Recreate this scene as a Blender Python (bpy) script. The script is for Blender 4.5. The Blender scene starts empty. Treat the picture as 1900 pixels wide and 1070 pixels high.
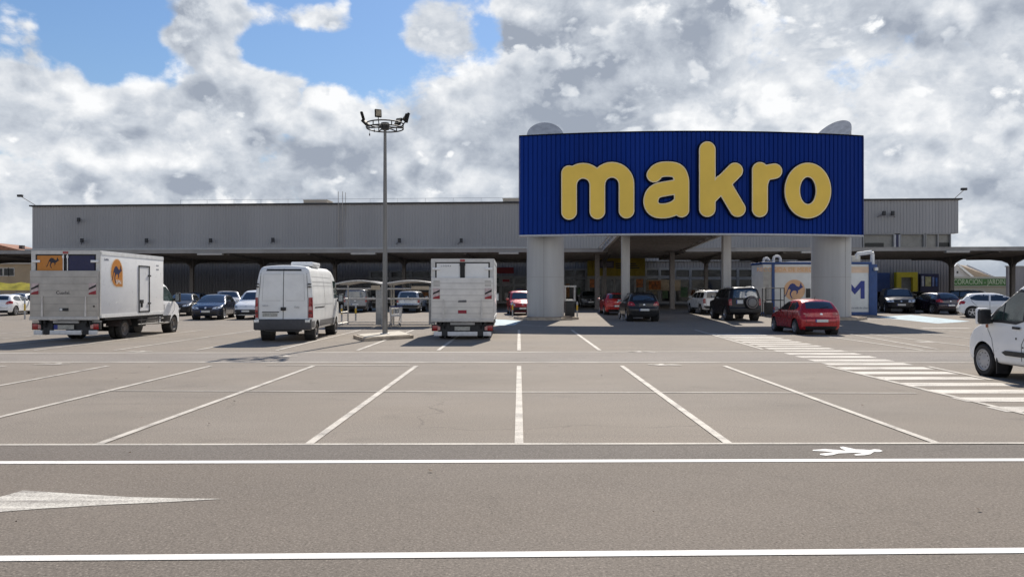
import bpy, bmesh, math, random
import numpy as np
from mathutils import Vector, Matrix
from mathutils.bvhtree import BVHTree
from mathutils.geometry import tessellate_polygon

R = math.radians
random.seed(7)
SC = bpy.context.scene
COL = SC.collection

# ------------------------------------------------------------------ camera
F, CX, CY, HZ, CAMZ = 1400.0, 950.0, 535.0, 541.0, 1.8
cam_data = bpy.data.cameras.new("camera")
cam = bpy.data.objects.new("camera", cam_data)
COL.objects.link(cam)
cam.location = (0, 0, CAMZ)
cam.rotation_euler = (R(90), 0, 0)
cam_data.sensor_width = 36
cam_data.lens = F / 1900 * 36
cam_data.shift_y = (HZ - CY) / 1900
cam_data.clip_start = 0.1
cam_data.clip_end = 6000
SC.camera = cam

# ------------------------------------------------------------------ light and exposure
EXPO = 0.75
SC.view_settings.view_transform = 'Standard'
SC.view_settings.look = 'None'
SC.view_settings.exposure = EXPO
SC.view_settings.gamma = 1
LIGHT = Vector((-0.215, -1.15, -1.0)).normalized()      # the way the sunlight travels
SUN_EL = math.asin(-LIGHT.z)
SUN_AZ = math.atan2(-LIGHT.x, -LIGHT.y)                # from +Y towards +X
sd = bpy.data.lights.new("sun", 'SUN')
sd.energy = 4.0
sd.angle = R(0.55)
sd.color = (1.0, 0.93, 0.83)
sun = bpy.data.objects.new("sun", sd)
COL.objects.link(sun)
sun.location = (30, 100, 90)
sun.rotation_euler = LIGHT.to_track_quat('-Z', 'Y').to_euler()

# ------------------------------------------------------------------ sky (world, by direction)
W = bpy.data.worlds.new("World")
SC.world = W
W.use_nodes = True
nt = W.node_tree
nt.nodes.clear()


class NG:
    """small helper for writing node graphs"""
    def __init__(s, tree):
        s.t = tree

    def n(s, typ, **kw):
        nd = s.t.nodes.new(typ)
        for k, v in kw.items():
            setattr(nd, k, v)
        return nd

    def put(s, sock, v):
        if hasattr(v, 'links') or isinstance(v, bpy.types.NodeSocket):
            s.t.links.new(v, sock)
        else:
            sock.default_value = v

    def m(s, op, a, b=0.0, c=0.0, clamp=False):
        nd = s.n('ShaderNodeMath', operation=op)
        nd.use_clamp = clamp
        s.put(nd.inputs[0], a)
        s.put(nd.inputs[1], b)
        if op in ('MULTIPLY_ADD', 'SMOOTH_MAX', 'SMOOTH_MIN', 'COMPARE'):
            s.put(nd.inputs[2], c)
        return nd.outputs[0]

    def vm(s, op, a, b=(0, 0, 0)):
        nd = s.n('ShaderNodeVectorMath', operation=op)
        s.put(nd.inputs[0], a)
        s.put(nd.inputs[1], b)
        return nd.outputs[0]

    def noise(s, vec, scale, detail=6, rough=.55, dist=0.0, lac=2.0):
        nd = s.n('ShaderNodeTexNoise')
        nd.noise_dimensions = '3D'
        if vec is not None:
            s.put(nd.inputs['Vector'], vec)
        nd.inputs['Scale'].default_value = scale
        nd.inputs['Detail'].default_value = detail
        nd.inputs['Roughness'].default_value = rough
        nd.inputs['Lacunarity'].default_value = lac
        nd.inputs['Distortion'].default_value = dist
        return nd.outputs['Fac']

    def mapr(s, v, a, b, c=0.0, d=1.0, smooth=False):
        nd = s.n('ShaderNodeMapRange')
        nd.interpolation_type = 'SMOOTHSTEP' if smooth else 'LINEAR'
        s.put(nd.inputs[0], v)
        for i, x in enumerate((a, b, c, d)):
            s.put(nd.inputs[1 + i], x)
        return nd.outputs[0]

    def mix(s, f, a, b, blend='MIX'):
        nd = s.n('ShaderNodeMix', data_type='RGBA', blend_type=blend)
        s.put(nd.inputs[0], f)
        s.put(nd.inputs[6], a if not isinstance(a, tuple) else (*a[:3], 1))
        s.put(nd.inputs[7], b if not isinstance(b, tuple) else (*b[:3], 1))
        return nd.outputs[2]


g = NG(nt)
tc = g.n('ShaderNodeTexCoord')
dirv = g.vm('NORMALIZE', tc.outputs['Generated'])
sep = g.n('ShaderNodeSeparateXYZ')
g.put(sep.inputs[0], dirv)
dx, dy, dz = sep.outputs
hyp = g.m('SQRT', g.m('ADD', g.m('MULTIPLY', dx, dx), g.m('MULTIPLY', dy, dy)))
hyp = g.m('MAXIMUM', hyp, 0.001)
U = g.m('ARCTAN2', dx, dy)
V = g.m('DIVIDE', dz, hyp)


def uv(px, py):
    return math.atan((px - CX) / F), (HZ - py) / math.hypot(F, px - CX)


def blob(px, py, rx, ry):
    u0, v0 = uv(px, py)
    a = g.m('MULTIPLY', g.m('SUBTRACT', U, u0), 1400.0 / rx)
    b = g.m('MULTIPLY', g.m('SUBTRACT', V, v0), 1400.0 / ry)
    q = g.m('ADD', g.m('MULTIPLY', a, a), g.m('MULTIPLY', b, b))
    return g.m('EXPONENT', g.m('MULTIPLY', q, -1.0))


def total(items):
    acc = None
    for w, args in items:
        b = g.m('MULTIPLY', blob(*args), w)
        acc = b if acc is None else g.m('ADD', acc, b)
    return acc


def vshift(v, off):
    return g.vm('ADD', v, off)


stretch = g.vm('MULTIPLY', dirv, (1.0, 1.0, 1.35))
warp = g.n('ShaderNodeTexNoise')
g.put(warp.inputs['Vector'], stretch)
warp.inputs['Scale'].default_value = 6.0
warp.inputs['Detail'].default_value = 4
wv = g.vm('MULTIPLY', g.vm('SUBTRACT', warp.outputs['Color'], (.5, .5, .5)), (.045, .045, .045))
Pq = g.vm('ADD', stretch, wv)


def billow(vec, scale, detail, rough):
    """rounded cauliflower heaps: inverted fractal cells"""
    nd = g.n('ShaderNodeTexVoronoi')
    nd.feature = 'F1'
    g.put(nd.inputs['Vector'], vec)
    nd.inputs['Scale'].default_value = scale
    nd.inputs['Detail'].default_value = detail
    nd.inputs['Roughness'].default_value = rough
    return g.mapr(nd.outputs['Distance'], .1, .8, 1, 0)


def heap(off, scale, det=11, bil=.30):
    vec = vshift(Pq, off)
    a = g.m('MULTIPLY', g.m('SUBTRACT', g.noise(vec, scale, det, .60), .5), 2.7 * (1 - bil))
    b = g.m('MULTIPLY', g.m('SUBTRACT', billow(vec, scale * 2.1, 2.0, .55), .42), 1.5 * bil)
    return g.m('ADD', a, b)


def cloud_layer(off, scale, cover, step, soft=.055, rim_=.26, gain=2.3):
    """one sheet of cumulus: (alpha, brightness) with lit upper flanks, thin bright rims and grey bases"""
    h0 = heap(off, scale)
    h1 = heap(tuple(o + q for o, q in zip(off, (step * .25, 0, step))), scale, 9)
    d = g.m('ADD', h0, cover)
    al = g.mapr(d, .0, soft, 0, 1, True)
    lit = g.m('MULTIPLY', g.m('SUBTRACT', h0, h1), gain)
    rim = g.mapr(d, .0, .22, rim_, 0)
    base = g.mapr(d, .12, .60, .06, -.16)
    return al, g.m('ADD', g.m('ADD', lit, rim), base)


n3 = g.noise(vshift(Pq, (3.1, 1.7, 2.2)), 2.6, 4, .5)
n4 = g.noise(vshift(Pq, (7.1, 4.7, 0.2)), 21.0, 8, .62)

# top edge of the cloud bank by azimuth
fc = g.n('ShaderNodeFloatCurve')
g.put(fc.inputs['Value'], g.mapr(U, -.75, .75))
pts = [(0, 70), (130, 140), (200, 165), (265, 150), (300, 98), (380, 85), (480, 100), (570, 110), (650, 95), (705, 120), (770, 75), (830, 70), (930, 30), (980, -110), (1200, -160)]
cm = fc.mapping.curves[0]
cm.points[0].location = (0, .40)
cm.points[1].location = (1, .65)
for px, py in pts:
    u0, v0 = uv(px, py)
    cm.points.new((u0 + .75) / 1.5, v0 + .1)
fc.mapping.update()
edge = g.m('SUBTRACT', fc.outputs[0], 0.1)
bank = g.mapr(g.m('SUBTRACT', edge, V), -.10, .09, -.26, .50)
puffs = total([(.50, (400, 20, 130, 62)), (.42, (325, 72, 75, 30)), (.42, (590, 28, 70, 42)), (.50, (800, 22, 115, 58)), (.36, (150, 92, 60, 42)),
               (.42, (40, 25, 44, 50)), (.26, (800, 78, 80, 30)),
               (-.42, (232, 30, 50, 55)), (-.26, (490, 95, 55, 34)), (-.36, (905, 55, 34, 40)), (-.28, (690, 30, 36, 60)), (-.34, (120, 30, 45, 50)),
               (-.34, (580, 85, 90, 22)), (-.10, (1605, 48, 36, 22)), (.25, (1640, 20, 120, 60)), (-.25, (1130, 20, 50, 22)), (.2, (1000, 60, 60, 60)), (.55, (190, 205, 120, 50)), (.40, (60, 165, 80, 50)), (.3, (500, 165, 120, 40)), (-.25, (690, 115, 60, 22))])
body = g.m('ADD', g.m('ADD', bank, puffs), g.mapr(V, .16, .05, 0, .30, True))
fine_ = g.m('MULTIPLY', g.m('SUBTRACT', n4, .5), .16)
a1, l1 = cloud_layer((0, 0, 0), 4.6, g.m('ADD', body, fine_), .040, .20)
cap = g.m('MINIMUM', g.m('SUBTRACT', body, .1), .10)
a2, l2 = cloud_layer((5.3, 2.2, 1.1), 7.5, g.m('SUBTRACT', g.m('ADD', cap, fine_), .0), .034, .16, .16, 2.2)
a3, l3 = cloud_layer((1.9, 8.4, 4.7), 12.0, g.m('SUBTRACT', g.m('ADD', cap, fine_), .04), .022, .2, .08, 1.9)
alpha = a1
fine = g.m('MULTIPLY', g.m('SUBTRACT', n4, .5), .40)
dark = total([(-0.186, (110, 235, 130, 60)), (-0.186, (540, 285, 75, 45)), (-0.136, (370, 170, 40, 26)), (-0.174, (1400, 175, 130, 80)),
              (-0.155, (1290, 75, 110, 40)), (-0.211, (1850, 70, 110, 90)), (-0.161, (420, 340, 200, 26)), (-0.124, (700, 270, 70, 50)), (-0.186, (380, 22, 80, 40)),
              (-0.149, (1040, 200, 120, 60)), (-0.149, (1800, 350, 160, 26)), (.30, (170, 190, 60, 26)), (.26, (290, 110, 60, 26)), (.22, (620, 150, 90, 40)),
              (.16, (1180, 40, 90, 50)), (.12, (1090, 160, 100, 40)), (.06, (1720, 240, 110, 60)), (-.14, (1700, 160, 150, 60)), (.20, (850, 200, 70, 40)), (.16, (30, 290, 80, 30)), (.2, (300, 305, 60, 18))])
lowf = g.m('MULTIPLY', g.m('SUBTRACT', n3, .5), 1.7)


def over(a, top_, under):
    return g.m('ADD', under, g.m('MULTIPLY', a, g.m('SUBTRACT', top_, under)))


lay = over(g.m('MULTIPLY', a3, .42), l3, over(g.m('MULTIPLY', a2, .72), l2, l1))
lum = g.m('ADD', g.m('ADD', lay, fine), g.m('ADD', g.m('ADD', g.m('MULTIPLY', dark, 1.35), lowf), .49))
lum = g.mapr(lum, -.08, 1.05, 0, 1)
# cloud behind the camera, out of view, is brightened as fill for the shaded fronts
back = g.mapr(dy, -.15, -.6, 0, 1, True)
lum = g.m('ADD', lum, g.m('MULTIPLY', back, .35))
EXPF = 2 ** EXPO
K = 10.0 / EXPF
ramp = g.n('ShaderNodeValToRGB')
g.put(ramp.inputs[0], lum)
cr = ramp.color_ramp
cr.elements[0].position = 0.0
cr.elements[0].color = (.35 * K / 10, .395 * K / 10, .475 * K / 10, 1)
cr.elements[1].position = 1.0
cr.elements[1].color = (.98 * K / 10, .99 * K / 10, 1.0 * K / 10, 1)
e = cr.elements.new(.45)
e.color = (.60 * K / 10, .645 * K / 10, .71 * K / 10, 1)
boost = g.m('ADD', 10.0, g.m('MULTIPLY', back, g.mapr(dz, .28, .55, 2.0, 22.0, True)))  # extra gain on the unseen high cloud, added to light camera-facing walls
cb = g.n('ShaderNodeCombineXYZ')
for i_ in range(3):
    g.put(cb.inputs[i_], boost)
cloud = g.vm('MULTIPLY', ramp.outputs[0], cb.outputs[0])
sky = g.n('ShaderNodeTexSky')
sky.sky_type = 'NISHITA'
sky.sun_disc = False
sky.sun_elevation = SUN_EL
sky.sun_rotation = SUN_AZ
sky.air_density = 1.6
sky.dust_density = .3
sky.ozone_density = 2.5
blue = g.vm('MULTIPLY', sky.outputs[0], (.36, .435, .58))
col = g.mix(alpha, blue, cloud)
# pale air low over the horizon
hz = g.mapr(V, .0, .12, .40, 0, True)
col = g.mix(hz, col, (.56 * K, .62 * K, .69 * K))
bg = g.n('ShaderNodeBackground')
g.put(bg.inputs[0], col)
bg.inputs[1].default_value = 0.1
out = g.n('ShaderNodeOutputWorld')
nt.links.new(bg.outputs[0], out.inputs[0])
W.cycles.sampling_method = 'MANUAL'
W.cycles.sample_map_resolution = 512

# ------------------------------------------------------------------ photograph geometry helpers (turn a measured pixel into a place)


def gz(y):
    return 0.0 if y < 40 else .011 * (y - 40) if y < 110 else .77


def G(px, py):
    d = py - HZ
    y = CAMZ * F / d if d >= 63 else (CAMZ + .44) * F / (d + .011 * F)
    return Vector(((px - CX) * y / F, y, gz(y)))


def P(px, py, y):
    return Vector(((px - CX) * y / F, y, CAMZ + (HZ - py) * y / F))


# ------------------------------------------------------------------ materials
MATS = {}


def mat(name, colr, rough=.6, metal=0.0, var=.08, scale=6.0, bump=0.0, coat=0.0, spec=None, streak=False):
    """plain surface with procedural unevenness in colour and gloss"""
    if name in MATS:
        return MATS[name]
    m = bpy.data.materials.new(name)
    m.use_nodes = True
    t = m.node_tree
    b = t.nodes['Principled BSDF']
    q = NG(t)
    tcn = q.n('ShaderNodeTexCoord')
    vec = tcn.outputs['Object']
    if streak:
        vec = q.vm('MULTIPLY', vec, (1, 1, .08))
    f = q.noise(vec, scale, 5, .6)
    lo = tuple(max(0, c * (1 - var * 1.6)) for c in colr)
    hi = tuple(min(1, c * (1 + var * 1.6)) for c in colr)
    q.put(b.inputs['Base Color'], q.mix(q.mapr(f, .28, .72), lo, hi))
    q.put(b.inputs['Roughness'], q.mapr(q.noise(vec, scale * 2.3, 4), .3, .7, max(.02, rough - .1), min(1, rough + .1)))
    b.inputs['Metallic'].default_value = metal
    if coat:
        b.inputs['Coat Weight'].default_value = coat
        b.inputs['Coat Roughness'].default_value = .04
    if spec is not None:
        b.inputs['Specular IOR Level'].default_value = spec
    if bump:
        bp = q.n('ShaderNodeBump')
        bp.inputs['Strength'].default_value = bump
        bp.inputs['Distance'].default_value = .01
        q.put(bp.inputs['Height'], q.noise(tcn.outputs['Object'], scale * 6, 4))
        q.put(b.inputs['Normal'], bp.outputs[0])
    MATS[name] = m
    return m


def asphalt(name, colr, stain=.5, seed=0.0):
    m = bpy.data.materials.new(name)
    m.use_nodes = True
    t = m.node_tree
    b = t.nodes['Principled BSDF']
    q = NG(t)
    pos = q.vm('ADD', q.n('ShaderNodeNewGeometry').outputs['Position'], (seed, seed * .7, 0))
    grain = q.noise(pos, 52, 4, .75)
    grain2 = q.noise(pos, 19, 3, .6)
    patch = q.noise(q.vm('MULTIPLY', pos, (.55, 1.0, 1)), .55, 6, .62)
    big = q.noise(q.vm('MULTIPLY', pos, (.5, 1.0, 1)), .16, 4, .6)
    oil = q.mapr(q.noise(pos, .9, 5, .55, .4), .60, .74, 0, 1, True)
    tyre = q.mapr(q.noise(q.vm('MULTIPLY', pos, (.12, 2.6, 1)), 1.0, 4, .6), .55, .75, 0, 1, True)
    c = q.mix(q.mapr(patch, .25, .75), tuple(x * .76 for x in colr), tuple(x * 1.2 for x in colr))
    c = q.mix(q.mapr(big, .35, .7, 0, .6), c, tuple((x * k) for x, k in zip(colr, (1.18, 1.1, 1.0))))
    c = q.mix(q.m('MULTIPLY', oil, .38 * stain), c, tuple(x * .45 for x in colr))
    c = q.mix(q.m('MULTIPLY', tyre, .26 * stain), c, tuple(x * .6 for x in colr))
    c = q.mix(q.mapr(q.m('ABSOLUTE', q.m('SUBTRACT', grain, .5)), .02, .16, .0, .8), c, q.mix(q.mapr(grain, .40, .60), tuple(x * .30 for x in colr), tuple(x * 2.0 for x in colr)))
    c = q.mix(q.mapr(grain2, .3, .7, .0, .3), c, tuple(x * .7 for x in colr))
    # drips, small stains and hairline cracks
    sp_ = q.n('ShaderNodeTexVoronoi')
    q.put(sp_.inputs['Vector'], q.vm('ADD', pos, q.vm('MULTIPLY', q.vm('SUBTRACT', q.n('ShaderNodeTexNoise').outputs['Color'], (.5, .5, .5)), (.0, .0, .0))))
    sp_.inputs['Scale'].default_value = .85
    drip = q.mapr(q.m('ADD', sp_.outputs['Distance'], q.m('MULTIPLY', q.m('SUBTRACT', grain2, .5), .12)), .05, .16, 1, 0, True)
    sc_ = q.n('ShaderNodeSeparateColor')
    q.put(sc_.inputs[0], sp_.outputs['Color'])
    drip = q.m('MULTIPLY', drip, q.mapr(sc_.outputs[0], .55, .95, 0, .34))
    c = q.mix(q.m('MULTIPLY', drip, stain * stain), c, tuple(x * .4 for x in colr))
    ck = q.n('ShaderNodeTexVoronoi')
    ck.feature = 'DISTANCE_TO_EDGE'
    wn = q.n('ShaderNodeTexNoise')
    q.put(wn.inputs['Vector'], pos)
    wn.inputs['Scale'].default_value = .9
    wn.inputs['Detail'].default_value = 5
    q.put(ck.inputs['Vector'], q.vm('ADD', pos, q.vm('MULTIPLY', wn.outputs['Color'], (1.6, 1.6, 0))))
    ck.inputs['Scale'].default_value = .16
    crack = q.m('MULTIPLY', q.mapr(ck.outputs['Distance'], .0008, .0032, 1, 0), q.mapr(big, .46, .56, 0, .45))
    c = q.mix(q.m('MULTIPLY', crack, stain), c, tuple(x * .35 for x in colr))
    q.put(b.inputs['Base Color'], c)
    b.inputs['Roughness'].default_value = .92
    b.inputs['Specular IOR Level'].default_value = .25
    bp = q.n('ShaderNodeBump')
    bp.inputs['Strength'].default_value = .45
    bp.inputs['Distance'].default_value = .006
    q.put(bp.inputs['Height'], q.noise(pos, 70, 3, .7))
    q.put(b.inputs['Normal'], bp.outputs[0])
    MATS[name] = m
    return m


def paint_mat(name, colr, under, wear, stretch_=(.5, 1.4, 1)):
    """road paint worn through to the asphalt"""
    m = bpy.data.materials.new(name)
    m.use_nodes = True
    t = m.node_tree
    b = t.nodes['Principled BSDF']
    q = NG(t)
    pos = q.n('ShaderNodeNewGeometry').outputs['Position']
    f = q.m('ADD', q.m('MULTIPLY', q.noise(pos, 60, 4, .7), .5), q.m('MULTIPLY', q.noise(q.vm('MULTIPLY', pos, stretch_), 1.6, 6, .65), .5))
    f = q.mapr(f, .74 - .28 * wear, .58 - .28 * wear, 0, 1)
    f = q.mapr(f, 0, 1, .12 if wear > .2 else .45, 1)
    q.put(b.inputs['Base Color'], q.mix(f, under, colr))
    b.inputs['Roughness'].default_value = .8
    MATS[name] = m
    return m


GREY = (.172, .152, .134)
M_lot = asphalt('asphalt_lot', (.212, .186, .157), 1.0)
M_lane = asphalt('asphalt_lane', (.160, .139, .118), .35, 31.0)
M_strip = asphalt('asphalt_strip', (.138, .123, .109), .5, 57.0)
M_cross = asphalt('asphalt_cross', (.215, .195, .175), .5, 77.0)
M_conc = mat('concrete', (.42, .418, .41), .85, var=.10, scale=1.2, bump=.15, streak=True)
M_kerb = mat('kerb_concrete', (.40, .335, .26), .9, var=.2, scale=3, bump=.2)
M_white_line = paint_mat('fresh_line_paint', (.74, .72, .68), GREY, .2)
M_worn = paint_mat('worn_line_paint', (.52, .48, .415), GREY, .46)
M_arrow = paint_mat('streaky_arrow_paint', (.62, .59, .52), GREY, .56, (.35, 5.0, 1))
M_worn2 = paint_mat('faint_line_paint', (.46, .42, .36), GREY, .62)
M_zebra = paint_mat('zebra_paint', (.58, .54, .475), GREY, .46)
M_lblue = paint_mat('pale_blue_bay_paint', (.40, .52, .56), GREY, .42)
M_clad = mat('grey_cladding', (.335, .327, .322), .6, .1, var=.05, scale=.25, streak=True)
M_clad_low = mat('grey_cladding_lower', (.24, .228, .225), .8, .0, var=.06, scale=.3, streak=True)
M_dark = mat('dark_trim', (.03, .03, .032), .6)
M_steel = mat('galvanised_steel', (.36, .36, .36), .5, .6, var=.12, scale=4)
M_fascia = mat('canopy_fascia_paint', (.27, .26, .25), .55, .2, var=.1, scale=.6, streak=True)
M_canopy = mat('canopy_sheet', (.15, .132, .122), .8, .0, var=.12, scale=1)
M_beam = mat('canopy_steel', (.18, .16, .148), .7, .0, var=.1)
M_blue = mat('blue_ribbed_panel', (.004, .029, .205), .7, .0, var=.10, scale=.5, streak=True, spec=.12)
M_navy = mat('navy_letter_edge', (.004, .007, .022), .8, spec=.1)
M_yellow = mat('yellow_letter_face', (.88, .60, .11), .6, var=.035, scale=.7, spec=.2)
M_cream = mat('pale_letter_rim', (.85, .72, .48), .5, var=.05)
M_black = mat('black_plastic', (.016, .016, .017), .55, var=.25, scale=8)
M_rubber = mat('tyre_rubber', (.022, .021, .021), .85, var=.25, scale=10)
M_rim = mat('alloy_rim', (.42, .42, .43), .35, .8, var=.1)
M_hubcap = mat('grey_hubcap', (.40, .40, .41), .45, .3, var=.08)
M_alu = mat('lift_aluminium', (.66, .635, .59), .55, .25, var=.08, scale=2)
M_alu2 = mat('bright_aluminium', (.68, .68, .68), .4, .5, var=.06)
M_wpaint = mat('white_van_paint', (.80, .80, .79), .35, var=.025, scale=2, coat=.3)
M_wpaint2 = mat('dusty_white_paint', (.74, .74, .715), .45, var=.05, scale=2, coat=.15)
M_glass = mat('dark_car_glass', (.014, .018, .02), .06, var=.1, spec=1.0)
M_glass.node_tree.nodes['Principled BSDF'].inputs['IOR'].default_value = 1.75
M_glass2 = mat('tinted_glass', (.03, .05, .045), .06, var=.3, scale=3, spec=.9)
M_shopglass = mat('shop_glass', (.012, .013, .013), .10, var=.2, scale=.8, spec=.3)
M_red = mat('red_lamp_lens', (.30, .008, .01), .2, var=.15, scale=12, coat=.4)
M_orange_l = mat('amber_lamp_lens', (.55, .16, .02), .2)
M_clear = mat('clear_lamp_lens', (.66, .67, .66), .12, .3, var=.2, scale=14, coat=.5)
M_plate = mat('number_plate_white', (.60, .60, .57), .4, var=.06, scale=20)
M_eu = mat('plate_blue_band', (.01, .03, .22), .4)
M_orange = mat('orange_vinyl', (.50, .19, .025), .5, var=.08, scale=3)
M_orange_p = mat('faded_orange_vinyl', (.62, .38, .22), .6, var=.06, scale=3)
M_navyv = mat('navy_vinyl', (.012, .014, .06), .5, var=.08)
M_blue_k = mat('blue_kiosk_paint', (.012, .050, .175), .5, var=.08, scale=2)
M_wframe = mat('pale_window_frame', (.30, .295, .285), .5, var=.06)
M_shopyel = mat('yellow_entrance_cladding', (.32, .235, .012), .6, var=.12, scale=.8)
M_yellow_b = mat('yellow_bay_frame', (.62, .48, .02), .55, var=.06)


def car_paint(name, c, rough=.32, metal=.25):
    return mat('car_paint_' + name, c, rough, metal, var=.015, scale=2, coat=.6)


# ------------------------------------------------------------------ object helpers


def link(o, parent=None):
    COL.objects.link(o)
    if parent is not None:
        o.parent = parent
    return o


def tag(o, label=None, cat=None, group=None, kind=None):
    for k, v in (('label', label), ('category', cat), ('group', group), ('kind', kind)):
        if v:
            o[k] = v
    return o


def thing(name, label, cat, loc=(0, 0, 0), rz=0.0, group=None, scale=1.0):
    o = bpy.data.objects.new(name, None)
    o.empty_display_size = .3
    link(o)
    o.location = loc
    o.rotation_euler = (0, 0, rz)
    o.scale = (scale,) * 3
    return tag(o, label, cat, group)


def mesh_obj(name, verts, faces, m, parent=None, smooth=None, label=None):
    me = bpy.data.meshes.new(name)
    me.from_pydata([tuple(v) for v in verts], [], faces)
    me.update()
    if m is not None:
        me.materials.append(m)
    if smooth is not None:
        me.shade_smooth()
        me.set_sharp_from_angle(angle=R(smooth))
    o = bpy.data.objects.new(name, me)
    if label:
        o['label'] = label
    return link(o, parent)


def bm_obj(name, bm, m, parent=None, smooth=None, label=None):
    me = bpy.data.meshes.new(name)
    bmesh.ops.recalc_face_normals(bm, faces=bm.faces)
    bm.to_mesh(me)
    bm.free()
    me.materials.append(m)
    if smooth is not None:
        me.shade_smooth()
        me.set_sharp_from_angle(angle=R(smooth))
    o = bpy.data.objects.new(name, me)
    if label:
        o['label'] = label
    return link(o, parent)


class MB:
    """collects simple solids into one mesh"""
    def __init__(s):
        s.v, s.f = [], []

    def add(s, verts, faces):
        k = len(s.v)
        s.v += [tuple(v) for v in verts]
        s.f += [tuple(i + k for i in f) for f in faces]
        return s

    def box(s, x0, x1, y0, y1, z0, z1):
        return s.add([(x0, y0, z0), (x1, y0, z0), (x1, y1, z0), (x0, y1, z0), (x0, y0, z1), (x1, y0, z1), (x1, y1, z1), (x0, y1, z1)],
                     [(3, 2, 1, 0), (4, 5, 6, 7), (0, 1, 5, 4), (1, 2, 6, 5), (2, 3, 7, 6), (3, 0, 4, 7)])

    def bar(s, a, b, r, n=8, r2=None):
        a, b = Vector(a), Vector(b)
        d = (b - a).normalized()
        q = d.to_track_quat('Z', 'Y')
        r2 = r if r2 is None else r2
        vs = []
        for p, rr in ((a, r), (b, r2)):
            for i in range(n):
                t = 2 * math.pi * (i + .5) / n
                vs.append(p + q @ Vector((math.cos(t) * rr, math.sin(t) * rr, 0)))
        fs = [tuple(range(n - 1, -1, -1)), tuple(range(n, 2 * n))]
        fs += [(i, (i + 1) % n, n + (i + 1) % n, n + i) for i in range(n)]
        return s.add(vs, fs)

    def tube(s, pts, r, n=8):
        for a, b in zip(pts, pts[1:]):
            s.bar(a, b, r, n)
        return s

    def prism(s, poly, axis, a, b):
        """poly in the plane normal to axis ('x': (y,z), 'y': (x,z), 'z': (x,y)), from a to b"""
        def mk(p, w):
            return {'x': (w, p[0], p[1]), 'y': (p[0], w, p[1]), 'z': (p[0], p[1], w)}[axis]
        n = len(poly)
        tris = tessellate_polygon([[Vector((p[0], p[1], 0)) for p in poly]])
        vs = [mk(p, a) for p in poly] + [mk(p, b) for p in poly]
        fs = [tuple(t) for t in tris] + [tuple(i + n for i in reversed(t)) for t in tris]
        fs += [(i, (i + 1) % n, n + (i + 1) % n, n + i) for i in range(n)]
        return s.add(vs, fs)

    def lathe(s, prof, axis='z', n=24, c=(0, 0, 0)):
        """prof: (r, h) pairs, spun about the axis through c"""
        vs, fs = [], []
        for r, h in prof:
            for i in range(n):
                t = 2 * math.pi * i / n
                a, b = r * math.cos(t), r * math.sin(t)
                p = {'z': (a, b, h), 'x': (h, a, b), 'y': (a, h, b)}[axis]
                vs.append((p[0] + c[0], p[1] + c[1], p[2] + c[2]))
        for k in range(len(prof) - 1):
            for i in range(n):
                j = (i + 1) % n
                fs.append((k * n + i, k * n + j, (k + 1) * n + j, (k + 1) * n + i))
        return s.add(vs, fs)

    def build(s, name, m, parent=None, smooth=None, bevel=0.0, label=None, fix=True):
        bm = bmesh.new()
        vs = [bm.verts.new(v) for v in s.v]
        for f in s.f:
            try:
                bm.faces.new([vs[i] for i in f])
            except ValueError:
                pass
        if bevel:
            bmesh.ops.bevel(bm, geom=list(bm.edges), offset=bevel, segments=2, profile=.6, affect='EDGES', clamp_overlap=True)
            smooth = smooth or 40
        if fix:
            bmesh.ops.recalc_face_normals(bm, faces=bm.faces)
        me = bpy.data.meshes.new(name)
        bm.to_mesh(me)
        bm.free()
        me.materials.append(m)
        if smooth is not None:
            me.shade_smooth()
            me.set_sharp_from_angle(angle=R(smooth))
        o = bpy.data.objects.new(name, me)
        if label:
            o['label'] = label
        return link(o, parent)


def lettering(name, text, size, m, parent=None, mtx=None, thick=.004, align='CENTER'):
    """text as a mesh; mtx places its local x-right, y-up plane"""
    cu = bpy.data.curves.new('tmp_text', 'FONT')
    cu.body = text
    cu.size = size
    cu.extrude = thick / 2
    cu.align_x = align
    cu.align_y = 'CENTER'
    o = bpy.data.objects.new('tmp_text', cu)
    COL.objects.link(o)
    bpy.context.view_layer.update()
    me = bpy.data.meshes.new_from_object(o.evaluated_get(bpy.context.evaluated_depsgraph_get()))
    COL.objects.unlink(o)
    bpy.data.objects.remove(o)
    me.name = name
    if mtx is not None:
        me.transform(mtx)
    me.materials.clear()
    me.materials.append(m)
    return link(bpy.data.objects.new(name, me), parent)


def face_back(x, y, z, rz=0.0):
    """matrix for text on a plane looking towards -Y"""
    return Matrix.Translation((x, y, z)) @ Matrix.Rotation(rz, 4, 'Z') @ Matrix.Rotation(R(90), 4, 'X')


def lerp(tab, x):
    if x <= tab[0][0]:
        return tab[0][1]
    for (a, p), (b, q) in zip(tab, tab[1:]):
        if x <= b:
            return p + (q - p) * (x - a) / (b - a)
    return tab[-1][1]


def ribbed(mb, x0, x1, z0, z1, y, pitch=.333, depth=.045, groove=.35):
    """vertical ribbed sheet facing -Y: one strip following the profile"""
    prof = []
    n = max(1, int(round((x1 - x0) / pitch)))
    w = (x1 - x0) / n
    for i in range(n):
        a = x0 + i * w
        prof += [(a, y), (a + w * (1 - groove), y), (a + w * (1 - groove * .75), y + depth), (a + w * (1 - groove * .25), y + depth)]
    prof.append((x1, y))
    vs = [(x, yy, z0) for x, yy in prof] + [(x, yy, z1) for x, yy in prof]
    k = len(prof)
    mb.add(vs, [(i, i + 1, k + i + 1, k + i) for i in range(k - 1)])
    return mb


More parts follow.
